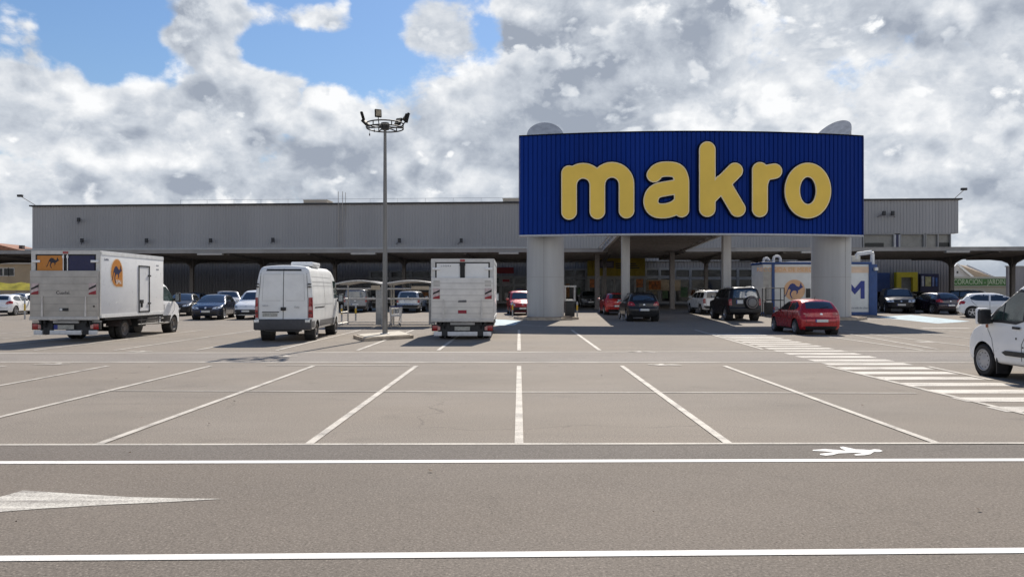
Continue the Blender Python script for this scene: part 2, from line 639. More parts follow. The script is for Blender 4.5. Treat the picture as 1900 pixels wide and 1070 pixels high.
def sheet(name, polys, z, m, kind='structure', label=None):
    """painted marking: flat polygons (world xy) laid z above the ground"""
    vs, fs = [], []
    for p in polys:
        k = len(vs)
        vs += [(q[0], q[1], gz(q[1]) + z) for q in p]
        if len(p) > 4:
            fs += [tuple(i + k for i in t) for t in tessellate_polygon([[Vector((q[0], q[1], 0)) for q in p]])]
        else:
            fs.append(tuple(range(k, k + len(p))))
    bm = bmesh.new()
    bv = [bm.verts.new(v) for v in vs]
    for f in fs:
        fa = bm.faces.new([bv[i] for i in f])
        fa.normal_update()
        if fa.normal.z < 0:
            fa.normal_flip()
    me = bpy.data.meshes.new(name)
    bm.to_mesh(me)
    bm.free()
    me.materials.append(m)
    o = link(bpy.data.objects.new(name, me))
    o['kind'] = kind
    if label:
        o['label'] = label
    return o


def stripe(a, b, w):
    a, b = Vector(a[:2]), Vector(b[:2])
    d = (b - a).normalized()
    n = Vector((-d.y, d.x)) * (w / 2)
    cut = [a, b]
    if (a.y - 40) * (b.y - 40) < 0:
        cut = [a, a + (b - a) * ((40 - a.y) / (b.y - a.y)), b]
    return [[p + n, p - n, q - n, q + n] for p, q in zip(cut, cut[1:])]
# ------------------------------------------------------------------ ground
def ground_sheet(name, x0, x1, ys, z, m):
    vs, fs = [], []
    for y in ys:
        vs += [(x0, y, gz(y) + z), (x1, y, gz(y) + z)]
    for i in range(len(ys) - 1):
        fs.append((2 * i, 2 * i + 1, 2 * i + 3, 2 * i + 2))
    o = mesh_obj(name, vs, fs, m)
    o['kind'] = 'structure'
    return o


ground_sheet('ground', -2500, 2500, [-300, 40, 75, 110, 2600], 0, M_lot)
ground_sheet('driveway', -90, 90, [-30, 8.86], .003, M_lane)
ground_sheet('walking_strip', -90, 90, [7.98, 8.86], .005, M_strip)
ground_sheet('cross_lane', -60, 60, [19.4, 22.4], .003, M_cross)


def pl(px0, py0, px1, py1, w, ext=0.0):
    a, b = G(px0, py0), G(px1, py1)
    d = (b - a) * ext
    return stripe(a - d, b + d, w)


sheet('lane_lines', pl(0, 1037, 1900, 1022, .105, 2) + pl(0, 858.7, 1900, 853.5, .125, 2), .008, M_white_line)
sheet('bay_front_line', pl(0, 825.5, 1900, 822.5, .085, 1), .0085, M_worn)
sheet('bay_head_line', pl(195, 725, 1700, 729.5, .10) + pl(495, 678, 760, 678, .12), .0075, M_worn2)
sheet('cross_lane_lines', pl(0, 671.5, 1900, 672.5, .16, 1) + pl(0, 655, 1900, 651, .15, 1), .0065, M_worn)
bays = []
for k in range(-6, 6):
    x8, x6 = 963 + 389 * k, 963 + 190.6 * k
    if k > 3:
        continue
    bays += pl(x6, 679, x8, 823.5, .105)
for k in range(-9, 10):
    if k in (2, 3, 4):
        continue
    bays += pl(963 + 97.5 * k, 612, 963 + 150 * k, 650, .115)
bays += pl(1290, 612, 1415, 648, .11) + pl(1722, 680, 1840, 705, .11) + pl(1560, 617, 1740, 648, .11)
bays += pl(880, 598, 1120, 610, .1)
sheet('bay_lines', bays, .0095, M_worn)
zeb = []
y = 11.55
while y < 33:
    xl = 6.78 + .0535 * y
    zeb.append([(xl, y - .26), (xl + 2.08, y - .26), (xl + 2.08, y + .26), (xl, y + .26)])
    y += 1.03
sheet('zebra_crossing', zeb, .0055, M_zebra)
sheet('faded_zebra_crossing', [[(20.2 + .2 * i, 37 + i * .01), (22.6 + .2 * i, 37), (22.6, 37.5), (20.2, 37.5)] for i in range(1)] +
      [[(G(1700, 634).x, G(1700, 634).y - .3), (G(1730, 634).x, G(1730, 634).y - .3), (G(1730, 634).x, G(1730, 634).y + .2), (G(1700, 634).x, G(1700, 634).y + .2)]], .006, M_worn)
sheet('disabled_bay', [[G(1625, 588), G(1740, 600), G(1800, 596), G(1690, 584)], [G(918, 592), G(918, 604), G(955, 603), G(968, 595)], [G(640, 576), G(700, 574), G(700, 572), G(650, 573)]], .004, M_lblue)

# walking figure painted on the strip (outline measured in pixels, laid on the ground)
FIG = [(1508, 835.5), (1530, 834), (1552, 835.5), (1570, 837), (1561, 833), (1558, 830.5), (1564, 829.5), (1574, 831.5), (1588, 834.5), (1603, 835), (1613, 836),
       (1622, 834.3), (1632, 835), (1638, 837.5), (1632, 839.5), (1622, 839.3), (1619, 841), (1615, 843.6), (1604, 845.4), (1588, 846), (1584, 844.6), (1590, 843), (1602, 841.5),
       (1588, 840.7), (1570, 841.5), (1556, 842), (1545, 845), (1532, 846.2), (1521, 844.6), (1522, 842.8), (1534, 841.4), (1548, 839.6), (1530, 838.3), (1508, 837.2)]
base = G(1575, 838)
figw = [G(*p) - base for p in FIG]
sheet('walking_figure_symbol', [[base + v for v in figw]], .0105, M_white_line)
sheet('faded_walking_figure_symbol', [[G(px, py) + Vector((v.x * s, v.y, 0)) for v in figw] for px, py, s in ((100, 675.5, 1), (258, 652.5, 1), (1232, 677, -1), (1190, 652.6, -1), (525, 661, 1))], .0115, M_worn)
ARW = [(-60, 955), (-60, 935), (10, 920), (42, 910.5), (70, 912), (160, 918), (250, 923), (330, 925), (414, 926), (330, 931), (200, 937), (80, 944)]
sheet('lane_arrow', [[G(*p) for p in ARW]], .007, M_arrow)
# small litter and leaves lying about the lot
mb = MB()
for i in range(70):
    gx, gy = random.uniform(-12, 12), random.uniform(4.5, 30)
    r = random.uniform(.008, .026)
    a = random.uniform(0, 3.1)
    mb.add([(gx + r * math.cos(a + k * 1.57 + random.uniform(-.3, .3)) * (1.6 if k % 2 else .8), gy + r * math.sin(a + k * 1.57), .022 + .012 * (k == 1)) for k in range(4)], [(0, 1, 2, 3)])
o = mb.build('litter', mat('dry_litter', (.10, .07, .045), .9, var=.5))
tag(o, kind='stuff')

# ------------------------------------------------------------------ warehouse
TH = math.atan(-.063)
WY = 84.86
cth, sth = math.cos(TH), math.sin(TH)


def BP(px, py, off=0.0):
    """warehouse-local (x, z) of a pixel on the plane y_local = off"""
    t = (px - CX) / F
    y0 = WY + off / cth
    yy = y0 / (1 + .063 * t)
    xx = t * yy
    return xx * cth + (yy - WY) * sth, CAMZ + (HZ - py) * yy / F


def building(name, label, cat, **kw):
    return thing(name, label, cat, (0, WY, 0), TH, **kw)


wh = building('warehouse', 'long grey ribbed metal warehouse with flat roof behind the canopies', 'building')
xl, xr = BP(60, 0)[0], BP(1778, 0)[0]
xr2 = BP(1766, 0)[0]
ROOF = 11.75
GB = gz(WY) - 1.2
zu = BP(60, 462)[1] - .6
zr = BP(1700, 433)[1]
xw = BP(1600, 0)[0]
mb = MB()
ribbed(mb, xl, xw, zu - 1.0, ROOF, 0, .333, .032)
ribbed(mb, xw, xr, zr, ROOF, -.02, .333, .032)
mb.box(xl, xr, .06, 30, 8.9, ROOF - .02)
mb.box(xw, xr, .06, 1.0, zr, zr + .2)
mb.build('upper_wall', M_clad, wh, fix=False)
mb = MB()
ribbed(mb, xl, xr2, GB, zu - .4, .30, .333, .05)
mb.box(xl, xr2, .36, 30, GB, 8.9)
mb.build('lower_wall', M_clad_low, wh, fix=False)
mb = MB()
mb.box(xl - .25, xr + .35, -.22, .25, ROOF, ROOF + .16)
mb.box(xr, xr + .35, .25, 30, ROOF, ROOF + .16)
mb.box(xl - .25, xl, .25, 30, ROOF, ROOF + .16)
mb.build('roof_edge', M_dark, wh)
MB().box(xl, xr, .25, 30, ROOF, ROOF + .1).build('roof', mat('roof_sheet', (.34, .34, .34), .7), wh)
mb = MB()
mb.box(BP(50, 0)[0], BP(990, 0)[0], -.35, 0, zu + .3, zu + .62)
mb.build('flashing', mat('pale_flashing', (.42, .42, .41), .5, .3), wh)
for a, b in ((1603, 1658), (1672, 1714), (1719, 1763)):
    x0, x1 = BP(a, 0)[0], BP(b, 0)[0]
    f = MB()
    f.box(x0 - .1, x0, -.01, .3, zr - 1.55, zr - .02).box(x1, x1 + .1, -.01, .3, zr - 1.55, zr - .02)
    f.box(x0, x1, .0, .3, zr - .12, zr - .02)
    if b == 1763:
        f.box((x0 + x1) / 2 - .06, (x0 + x1) / 2 + .06, .02, .3, zr - 1.5, zr - .12)
    w = f.build('window', M_wframe, wh)
    MB().box(x0, x1, .26, .34, zr - 1.55, zr - .12).build('pane', mat('cream_blind', (.22, .21, .185), .3, var=.2, scale=.6), w)
    if b != 1714:
        MB().box(x0 + (.2 if a == 1603 else 1.3), x0 + (2.2 if a == 1603 else 2.5), .22, .255, zr - 1.5, zr - 1.0).build('dark_opening', M_shopglass, w)
mb = MB().box(BP(1659, 0)[0], BP(1671, 0)[0], .05, .3, zr - 1.5, zr - .1)
mb.build('pier', mat('white_render', (.62, .62, .61), .7), wh)
MB().box(BP(1663, 0)[0], BP(1667.5, 0)[0], .0, .045, zr - 1.5, zr - .1).build('blue_strip', M_navyv, wh)
# roof rail on posts
rz1 = BP(700, 370)[1] + .15
mb = MB()
x0, x1 = BP(330, 0)[0], BP(962, 0)[0]
mb.bar((x0, .6, rz1), (x1, .6, rz1), .016, 5)
k = x0
while k < x1:
    mb.bar((k, .6, ROOF + .1), (k, .6, rz1), .016, 5)
    k += 3.2
mb.build('roof_rail', M_steel, wh)
# service ladder
mb = MB()
lx0, lx1 = BP(629, 0)[0], BP(637, 0)[0]
lx2 = BP(641.5, 0)[0]
zt = BP(635, 356)[1]
zb = BP(635, 458)[1]
for x in (lx0, lx1):
    mb.bar((x, -.28, zb), (x, -.28, zt), .035, 6)
mb.bar((lx2, -.1, ROOF - 1.5), (lx2, -.1, zt - .1), .03, 6)
z = zb
while z < ROOF + .2:
    mb.bar((lx0, -.28, z), (lx1, -.28, z), .022, 5)
    z += .3
for z in (zb + .8, zb + 2.6, zb + 4.4):
    mb.bar((lx0, -.28, z), (lx0, 0, z), .03, 5).bar((lx2, -.28, z), (lx1, -.28, z), .03, 5)
mb.build('ladder', mat('ladder_paint', (.40, .37, .33), .6), wh)
for a, b, nm in ((563, 607, 'beige air handling box on the warehouse roof beside the ladder'), (933, 964, 'beige air handling box on the warehouse roof near the blue sign')):
    x0, x1 = BP(a, 0, 3)[0], BP(b, 0, 3)[0]
    t = building('roof_unit', nm, 'roof unit', group='roof air handling boxes')
    MB().box(x0, x1, 3, 5.2, ROOF + .1, ROOF + .86).build('housing', mat('roof_unit_beige', (.40, .35, .28), .7), t, bevel=.03)
    MB().box(x0 + .15, x1 - .2, 2.96, 3.0, ROOF + .2, ROOF + .62).build('grille', mat('roof_unit_grille', (.28, .25, .21), .7), t)
    MB().box(x0 - .05, x1 + .05, 2.95, 5.25, ROOF + .86, ROOF + .93).build('cover', mat('roof_unit_cover', (.46, .42, .36), .7), t)


def wall_flood(px, py, label, flip=1):
    x, z = BP(px, py)
    t = building('wall_floodlight', label, 'floodlight', group='floodlights on the warehouse wall')
    MB().bar((x - .5 * flip, 0, z - .35), (x, -.5, z), .03, 6).bar((x, 0, z), (x, -.5, z), .025, 6).build('bracket', M_beam, t)
    MB().box(x - .16, x + .16, -.72, -.48, z - .22, z + .26).build('lamp_head', M_dark, t, bevel=.03)


wall_flood(152, 409, 'small dark floodlight highest on the left end of the grey wall')
for px, py, wd in ((158, 447, 'above the left box truck cab'), (277, 447, 'second from the left in the low row'), (395, 447, 'above the navy car'), (510, 446, 'above the tall white van'),
                   (743, 447, 'just right of the lamp mast'), (857, 447, 'above the central box truck')):
    wall_flood(px, py, 'dark floodlight on bracket low on grey wall ' + wd)
wall_flood(1636, 397, 'dark camera like floodlight right of the blue sign')
wall_flood(1652, 397, 'paler floodlight beside the dark one right of the sign', -1)
for px, py, tx, ty, lab in ((70, 379, 46, 366, 'floodlight on a long arm leaning off the left roof corner'), (1768, 367, 1783, 354, 'floodlight on a short arm at the right roof corner')):
    x0, z0 = BP(px, py)
    x1, z1 = BP(tx, ty)
    t = building('roof_floodlight', lab, 'floodlight')
    MB().bar((x0, 0, ROOF), (x1, -.6, z1), .035, 6).build('arm', M_beam, t)
    MB().box(x1 - .35, x1 + .25, -.85, -.55, z1 - .05, z1 + .22).build('lamp_head', M_dark, t, bevel=.04)

# ------------------------------------------------------------------ shop fronts under the canopy
def shopfront(name, label, px0, px1, pt, pm, pb, cols, off=-.15, frame=M_wframe):
    t = building(name, label, 'shop front')
    x0, z1 = BP(px0, pt, off)
    x1, zm = BP(px1, pm, off)
    z0 = gz(WY) - .1
    mb = MB()
    mb.box(x0, x1, off, .28, z1 - .22, z1)
    mb.box(x0, x1, off - .004, .28, zm - .16, zm + .16)
    mb.box(x0, x1, off, .28, z0, z0 + .35)
    w = (x1 - x0) / cols
    for i in range(cols + 1):
        x = x0 + i * w
        mb.box(x - .14, x + .14, off - .03, .28, z0, z1 + .01)
    mb.build('frame', frame, t)
    for i in range(cols):
        xa = x0 + i * w + .14
        MB().box(xa, xa + w - .28, off + .14, off + .2, zm + .16, z1 - .22).build('upper_pane', M_shopglass, t)
        MB().box(xa, xa + w - .28, off + .14, off + .2, z0 + .35, zm - .16).build('lower_pane', M_shopglass, t)
        if rs.random() < .7:
            pw = (w - .5) * rs.uniform(.4, .8)
            pa = xa + rs.uniform(.1, w - .4 - pw)
            zp = z0 + .35 + rs.uniform(.1, .9)
            MB().box(pa, pa + pw, off + .10, off + .135, zp, min(zm - .3, zp + rs.uniform(.6, 1.6))).build('window_poster', rs.choice(POSTERS), t)
    return t, x0, x1, z0, z1


rs = random.Random(11)
POSTERS = [mat('window_print_%s' % n_, c_, .6, var=.4, scale=3) for n_, c_ in (('white', (.42, .41, .39)), ('orange', (.36, .15, .04)), ('blue', (.05, .08, .2)), ('cream', (.36, .30, .2)), ('green', (.07, .13, .05)))]
shopfront('shop_front', 'pale framed shop windows between the entrance and the kiosk', 1252, 1428, 497, 516, 560, 6)
shopfront('shop_front', 'pale framed shop windows behind the trolley shelter', 686, 800, 501, 517, 560, 3)
shopfront('shop_front', 'dark shop windows under the red fascia sign', 905, 978, 512, 528, 560, 3)
shopfront('shop_front', 'tall windows between the left concrete column and the yellow entrance', 1046, 1088, 498, 516, 560, 2)
t, x0, x1, z0, z1 = shopfront('shop_front', 'windows under a long beige banner right of the yellow entrance', 1198, 1250, 497, 514, 560, 2)
bx0, bz0 = BP(1199, 539, -.5)
bx1, bz1 = BP(1263, 519, -.5)
t = building('banner', 'long beige and orange banner hung over windows right of the yellow entrance', 'banner')
MB().box(bx0, bx1, -.5, -.42, bz0, bz1).build('sheet', mat('beige_banner', (.42, .30, .17), .7, var=.35, scale=1.2), t)
MB().box(bx0 + .3, bx0 + 1.6, -.53, -.50, bz0 + .15, bz1 - .1).build('picture', mat('orange_food_print', (.42, .12, .02), .7, var=.6, scale=3), t)
sx0, sz0 = BP(918, 507, -.6)
sx1, sz1 = BP(953, 496, -.6)
t = building('fascia_sign', 'plain red fascia sign above dark shop windows', 'sign')
MB().box(sx0, sx1, -.6, -.3, sz0, sz1).build('sign_board', mat('red_sign_board', (.26, .008, .012), .5), t, bevel=.03)
t = building('poster', 'red and white poster board in the window under the red sign', 'poster')
a, b = BP(931, 531, -.3), BP(947, 516, -.3)
MB().box(a[0], b[0], -.32, -.26, a[1], b[1]).build('board', mat('poster_white', (.36, .33, .33), .6, var=.2, scale=3), t)
MB().box(a[0] + .1, b[0] - .1, -.335, -.322, a[1] + .5, b[1] - .12).build('print', mat('poster_red', (.30, .02, .03), .6, var=.3, scale=4), t)

# entrance with the yellow fascia
en = building('entrance', 'yellow clad entrance bay with dark sliding doors under the big canopy', 'entrance')
ex0, ez1 = BP(1091, 470, -2.2)
ex1, _ = BP(1197, 470, -2.2)
ez0 = BP(1100, 512, -2.2)[1]
mb = MB()
ribbed(mb, ex0, ex1, ez0, ez1, -2.2, .5, .03, .12)
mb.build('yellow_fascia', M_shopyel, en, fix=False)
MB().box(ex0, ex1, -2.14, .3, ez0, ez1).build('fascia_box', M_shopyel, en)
MB().box(ex0 - .1, ex1 + .1, -2.26, .3, ez0 - .32, ez0).build('lintel', M_wframe, en)
zg = gz(WY - 2) - .1
mb = MB()
for px in (1092, 1105, 1118, 1140, 1161, 1178, 1196):
    x = BP(px, 0, -2.1)[0]
    mb.box(x - .12, x + .12, -2.2, -2.0, zg, ez0 - .32)
mb.build('door_frame', M_wframe, en)
for a, b in ((1093, 1104), (1106, 1117), (1119, 1139), (1141, 1160), (1162, 1177), (1179, 1195)):
    MB().box(BP(a, 0, -2.1)[0], BP(b, 0, -2.1)[0], -2.1, -2.04, zg, ez0 - .32).build('glass_door', M_shopglass, en)
a, b = BP(1116, 497, -2.4), BP(1139, 484, -2.4)
MB().box(a[0] - .2, b[0], -2.36, -2.2, a[1], b[1]).build('sign_board', mat('mauve_sign', (.075, .06, .085), .5), en)
MB().box(a[0] - .05, b[0] - .15, -2.375, -2.36, a[1] + .15, b[1] - .15).build('sign_panel', mat('mauve_sign_panel', (.16, .135, .17), .5), en)
mb = MB()
for k in range(3):
    z = BP(1150, 489 + 4 * k, -2.3)[1]
    mb.box(BP(1142, 0, -2.2)[0], BP(1154 + k * 2, 0, -2.2)[0], -2.225, -2.2, z - .05, z + .06)
    mb.box(BP(1168, 0, -2.2)[0], BP(1180 + k * 3, 0, -2.2)[0], -2.225, -2.2, z - .05, z + .06)
mb.build('notice_lines', M_dark, en)
for a, b, c in ((1094, 1104, (.30, .10, .03)), (1180, 1193, (.36, .12, .03))):
    MB().box(BP(a, 0, -2.2)[0], BP(b, 0, -2.2)[0], -2.19, -2.12, BP(a, 533, -2.2)[1], BP(a, 517, -2.2)[1]).build('door_poster', mat('door_poster_%d' % a, c, .6, var=.7, scale=2), en)
# bays on the right part of the wall
t = building('loading_bay', 'blue roller door in grey wall just right of the kiosk', 'roller door')
a, b = BP(1617, 506, 0), BP(1652, 560, 0)
mb = MB().box(a[0], b[0], .1, .35, b[1] - .3, a[1])
for i in range(9):
    z = b[1] + (a[1] - b[1]) * i / 9
    mb.box(a[0] + .1, b[0] - .1, .07, .1, z, z + .3)
mb.build('shutter', M_blue_k, t)
t = building('loading_bay', 'bright yellow framed hatch in grey wall behind the dark suv', 'service hatch')
a, b = BP(1661, 505, 0), BP(1700, 545, 0)
mb = MB()
mb.box(a[0], b[0], -.35, .35, a[1] - .55, a[1]).box(a[0], a[0] + .5, -.35, .35, GB, a[1] - .55).box(b[0] - .5, b[0], -.35, .35, GB, a[1] - .55)
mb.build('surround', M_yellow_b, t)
mb = MB()
for i in range(6):
    z = a[1] - .55 - (i + 1) * .3
    mb.box(a[0] + .5, b[0] - .5, .1 + .03 * (i % 2), .3, z, z + .3)
mb.build('shutter', mat('hatch_shutter', (.25, .25, .24), .6, var=.15), t)
t = building('notice_board', 'dark blue notice board with white and yellow posters on grey wall', 'notice board')
a, b = BP(1707, 508, 0), BP(1741, 542, 0)
MB().box(a[0], b[0], -.12, .3, b[1], a[1]).build('board', M_navyv, t)
for q, (p0, p1, c) in enumerate(((1709, 1713, (.5, .5, .52)), (1716, 1726, (.50, .46, .22)), (1729, 1732, (.25, .3, .5)), (1735, 1738, (.06, .15, .4)))):
    MB().box(BP(p0, 0)[0], BP(p1, 0)[0], -.16, -.12, BP(1710, 531)[1], BP(1710, 512 + q)[1]).build('poster', mat('board_poster_%d' % q, c, .6, var=.3, scale=2), t)
# ------------------------------------------------------------------ car canopies (parallel to the warehouse, in front of it)
CN = 64.0


def CP(px, py, y0=CN):
    t = (px - CX) / F
    yy = y0 / (1 + .063 * t)
    xx = t * yy
    return xx * cth + (yy - y0) * sth, CAMZ + (HZ - py) * yy / F


def canopy(label, px0, px1, posts, lamps, hid):
    t = thing('car_canopy', label, 'canopy', (0, CN, 0), TH, 'car canopies in front of the warehouse')
    x0, x1 = CP(px0, 0)[0], CP(px1, 0)[0]
    zt, dep = 5.42, hid
    mb = MB()
    # shallow butterfly roof of ribbed sheet: underside follows the fall to the gutter over the posts
    n = int((x1 - x0) / .32)
    prof = []
    for i in range(n):
        a = x0 + (x1 - x0) * i / n
        w = (x1 - x0) / n
        prof += [(a, 0), (a + w * .6, 0), (a + w * .7, .05), (a + w * .9, .05)]
    prof.append((x1, 0))
    k = len(prof)
    rows = [(.02, zt - .1), (8.0, zt - .24), (16, zt - .1), (dep, zt - .1)]
    vs = [(x, yy, zz - dz_) for yy, zz in rows for x, dz_ in prof]
    fs = [(r * k + i, r * k + i + 1, (r + 1) * k + i + 1, (r + 1) * k + i) for r in range(3) for i in range(k - 1)]
    mb.add(vs, fs)
    mb.build('roof', M_canopy, t, fix=False)
    MB().box(x0, x1, -.03, .02, zt - .28, zt).box(x0, x1, -.06, .04, zt, zt + .04).box(x0, x0 + .05, .02, dep, zt - .26, zt).box(x1 - .05, x1, .02, dep, zt - .26, zt).box(x0, x1, dep, dep + .05, zt - .28, zt).build('fascia', M_fascia, t)
    for yy in [1.6 + 1.8 * q_ for q_ in range(int((dep - 2) / 1.8))]:
        z = zt - .165 - .14 * max(0, 1 - abs(yy - 8) / 8)
        MB().box(x0 + .1, x1 - .1, yy - .04, yy + .04, z - .18, z).build('purlin', M_beam, t)
    for px in posts:
        tt = (px - CX) / F
        y0 = CN + 8.0
        yy = y0 / (1 + .063 * tt)
        x = tt * yy * cth + (yy - y0) * sth
        if not (x0 - .5 < x < x1 + .5):
            continue
        g0 = gz(yy) - .3
        p = MB()
        p.box(x - .17, x + .17, 7.82, 8.18, g0, zt - .5)
        po = p.build('post', M_beam, t, bevel=.02)
        q = MB()
        for s in (-1, 1):
            pr = [(8.0 + s * .1, zt - .42), (8.0 + s * 7.7, zt - .3), (8.0 + s * 7.7, zt - .42), (8 + s * 3.6, zt - .56), (8 + s * 1.5, zt - .76), (8 + s * .55, zt - 1.02), (8 + s * .17, zt - 1.4), (8 + s * .1, zt - 1.4)]
            q.prism(pr, 'x', x - .1, x + .1)
        q.build('arm', M_beam, po)
    for a, b in lamps:
        MB().box(CP(a, 0)[0], CP(b, 0)[0], -.22, .28, zt - .44, zt - .285).build('edge_panel', mat('edge_panel_grey', (.42, .40, .37), .5), t)
    return t


canopy('long car canopy left of the entrance with dark underside', -420, 1128, (-30, 88, 215, 347, 478, 612, 740, 872, 1000, 1112), ((368, 413), (652, 697), (926, 962)), 19.5)
canopy('car canopy right of the entrance reaching past the warehouse corner', 1272, 2500, (1300, 1400, 1520, 1755, 1868, 2000, 2130), ((1486, 1506), (1754, 1797)), 17.0)
# the tall flat canopy between sign and entrance
t = thing('entrance_canopy', 'high flat canopy running from behind the blue sign to the entrance', 'canopy', (0, 0, 0))
zc = 5.36
mb = MB()
mb.prism([(6.5, 45.45), (12.8, 45.45), (16.2, 82.6), (9.0, 82.6)], 'z', zc + .12, zc + .38)
mb.build('roof', M_canopy, t)
for yy in range(49, 82, 3):
    xa = 6.62 + (yy - 47) * .067
    MB().box(xa, xa + 6.3 + (yy - 47) * .025, yy - .06, yy + .06, zc - .06, zc + .12).build('cross_beam', M_beam, t)
mb = MB()
for sx in (0, 1):
    a = Vector((6.6 + 6.3 * sx, 47.0, 0))
    b = Vector((9.0 + 7.2 * sx, 82.6, 0))
    n = 12
    mb.bar(a + Vector((0, 0, zc - .05)), b + Vector((0, 0, zc - .05)), .13, 4)
    mb.bar(a + Vector((0, 0, zc + .62)), b + Vector((0, 0, zc + .62)), .08, 4)
    for i in range(n):
        p, q = a.lerp(b, i / n), a.lerp(b, (i + 1) / n)
        mb.bar(p + Vector((0, 0, zc - .03)), q + Vector((0, 0, zc + .6)), .035, 5)
        mb.bar(p + Vector((0, 0, zc - .03)), p + Vector((0, 0, zc + .6)), .04, 5)
mb.build('edge_truss', mat('truss_paint', (.33, .31, .29), .5), t)
for px, dep, top in ((1160.5, 46.7, zc - .0), (1347.5, 46.7, zc - .0), (1108, 66.5, zc - .1), (1247, 66.5, zc - .1)):
    x = (px - CX) * dep / F
    w = .24 if dep < 60 else .2
    MB().box(x - w, x + w, dep - w, dep + w, gz(dep) - .2, top).box(x - w - .03, x + w + .03, dep - w - .03, dep + w + .03, gz(dep) - .2, gz(dep) + .12).build('post', mat('entrance_post_grey', (.34, .33, .315), .6, var=.1, streak=True) if dep < 60 else M_beam, t, bevel=.015)

# ------------------------------------------------------------------ the big sign on two concrete columns
SY0, BUL = 45.6, 1.32
SXL, SXR = (964.5 - CX) * SY0 / F, (1600.5 - CX) * SY0 / F
SXM, SXH = (SXL + SXR) / 2, (SXR - SXL) / 2
SZ0, SZ1 = 5.22, 11.16


def sy(x):
    return SY0 - BUL * (1 - ((x - SXM) / SXH) ** 2)


def S2(px, py):
    """sign-plane point of a pixel (x, z)"""
    y = SY0
    for _ in range(6):
        x = (px - CX) * y / F
        y = sy(x)
    return x, CAMZ + (HZ - py) * y / F


sg = thing('store_sign', 'huge curved blue ribbed sign with rounded yellow letters on two columns', 'sign', (0, 0, 0))
mb = MB()
n = 76
prof = []
w = (SXR - SXL) / n
for i in range(n):
    a = SXL + i * w
    for f_, d_ in ((0, 0), (.76, 0), (.82, .05), (.94, .05)):
        x = a + f_ * w
        prof.append((x, sy(x) + d_))
prof.append((SXR, sy(SXR)))
k = len(prof)
mb.add([(x, y_, SZ0) for x, y_ in prof] + [(x, y_, SZ1) for x, y_ in prof], [(i, i + 1, k + i + 1, k + i) for i in range(k - 1)])
mb.build('ribbed_panel', M_blue, sg, fix=False)


def curved_box(mb, x0, x1, f0, f1, z0, z1, n=40):
    """box that follows the sign's curve, from sy+f0 (front) to sy+f1 (back)"""
    xs = [x0 + (x1 - x0) * i / n for i in range(n + 1)]
    vs = []
    for x in xs:
        y = sy(x)
        vs += [(x, y + f0, z0), (x, y + f1, z0), (x, y + f1, z1), (x, y + f0, z1)]
    fs = [(0, 1, 2, 3), tuple(4 * n + i for i in (3, 2, 1, 0))]
    for i in range(n):
        a, b = 4 * i, 4 * i + 4
        fs += [(a, b, b + 1, a + 1), (a + 1, b + 1, b + 2, a + 2), (a + 2, b + 2, b + 3, a + 3), (a + 3, b + 3, b, a)]
    mb.add(vs, fs)


mb = MB()
curved_box(mb, SXL + .02, SXR - .02, .08, .55, SZ0 + .02, SZ1 - .02)
mb.build('back_panel', mat('sign_back', (.20, .20, .21), .6, .3), sg)
mb = MB()
curved_box(mb, SXL - .05, SXR + .05, -.04, .58, SZ1, SZ1 + .07)
mb.build('top_trim', M_navy, sg)
mb = MB()
curved_box(mb, SXL - .05, SXR + .05, -.03, .58, SZ0 - .10, SZ0)
mb.build('bottom_trim', mat('pale_bottom_trim', (.40, .41, .43), .5, .3), sg)
for xe in (SXL - .06, SXR + .005):
    MB().box(xe, xe + .055, sy(SXL) - .04, sy(SXL) + .56, SZ0, SZ1).build('end_trim', mat('sign_end_trim', (.012, .03, .16), .5), sg)


# letters: union of round-ended strokes, contoured on a fine grid
def sd_stroke(X, Y, pts, r):
    d = np.full(X.shape, 1e9)
    for (ax, ay), (bx_, by_) in zip(pts, pts[1:]):
        vx, vy = bx_ - ax, by_ - ay
        tq = np.clip(((X - ax) * vx + (Y - ay) * vy) / (vx * vx + vy * vy), 0, 1)
        d = np.minimum(d, np.hypot(X - ax - tq * vx, Y - ay - tq * vy))
    return d - r


def sd_ell(X, Y, cx, cy, rx, ry):
    k0 = np.hypot((X - cx) / rx, (Y - cy) / ry)
    k1 = np.hypot((X - cx) / rx ** 2, (Y - cy) / ry ** 2) + 1e-9
    return k0 * (k0 - 1) / k1


def smooth_pts(pts, it=3):
    for _ in range(it):
        out_ = [pts[0]]
        for a, b in zip(pts, pts[1:]):
            out_ += [(a[0] * .75 + b[0] * .25, a[1] * .75 + b[1] * .25), (a[0] * .25 + b[0] * .75, a[1] * .25 + b[1] * .75)]
        pts = out_ + [pts[-1]]
    return pts


def arc(cx, cy, r, a0, a1, n=16):
    return [(cx + r * math.cos(R(a0 + (a1 - a0) * i / n)), cy - r * math.sin(R(a0 + (a1 - a0) * i / n))) for i in range(n + 1)]


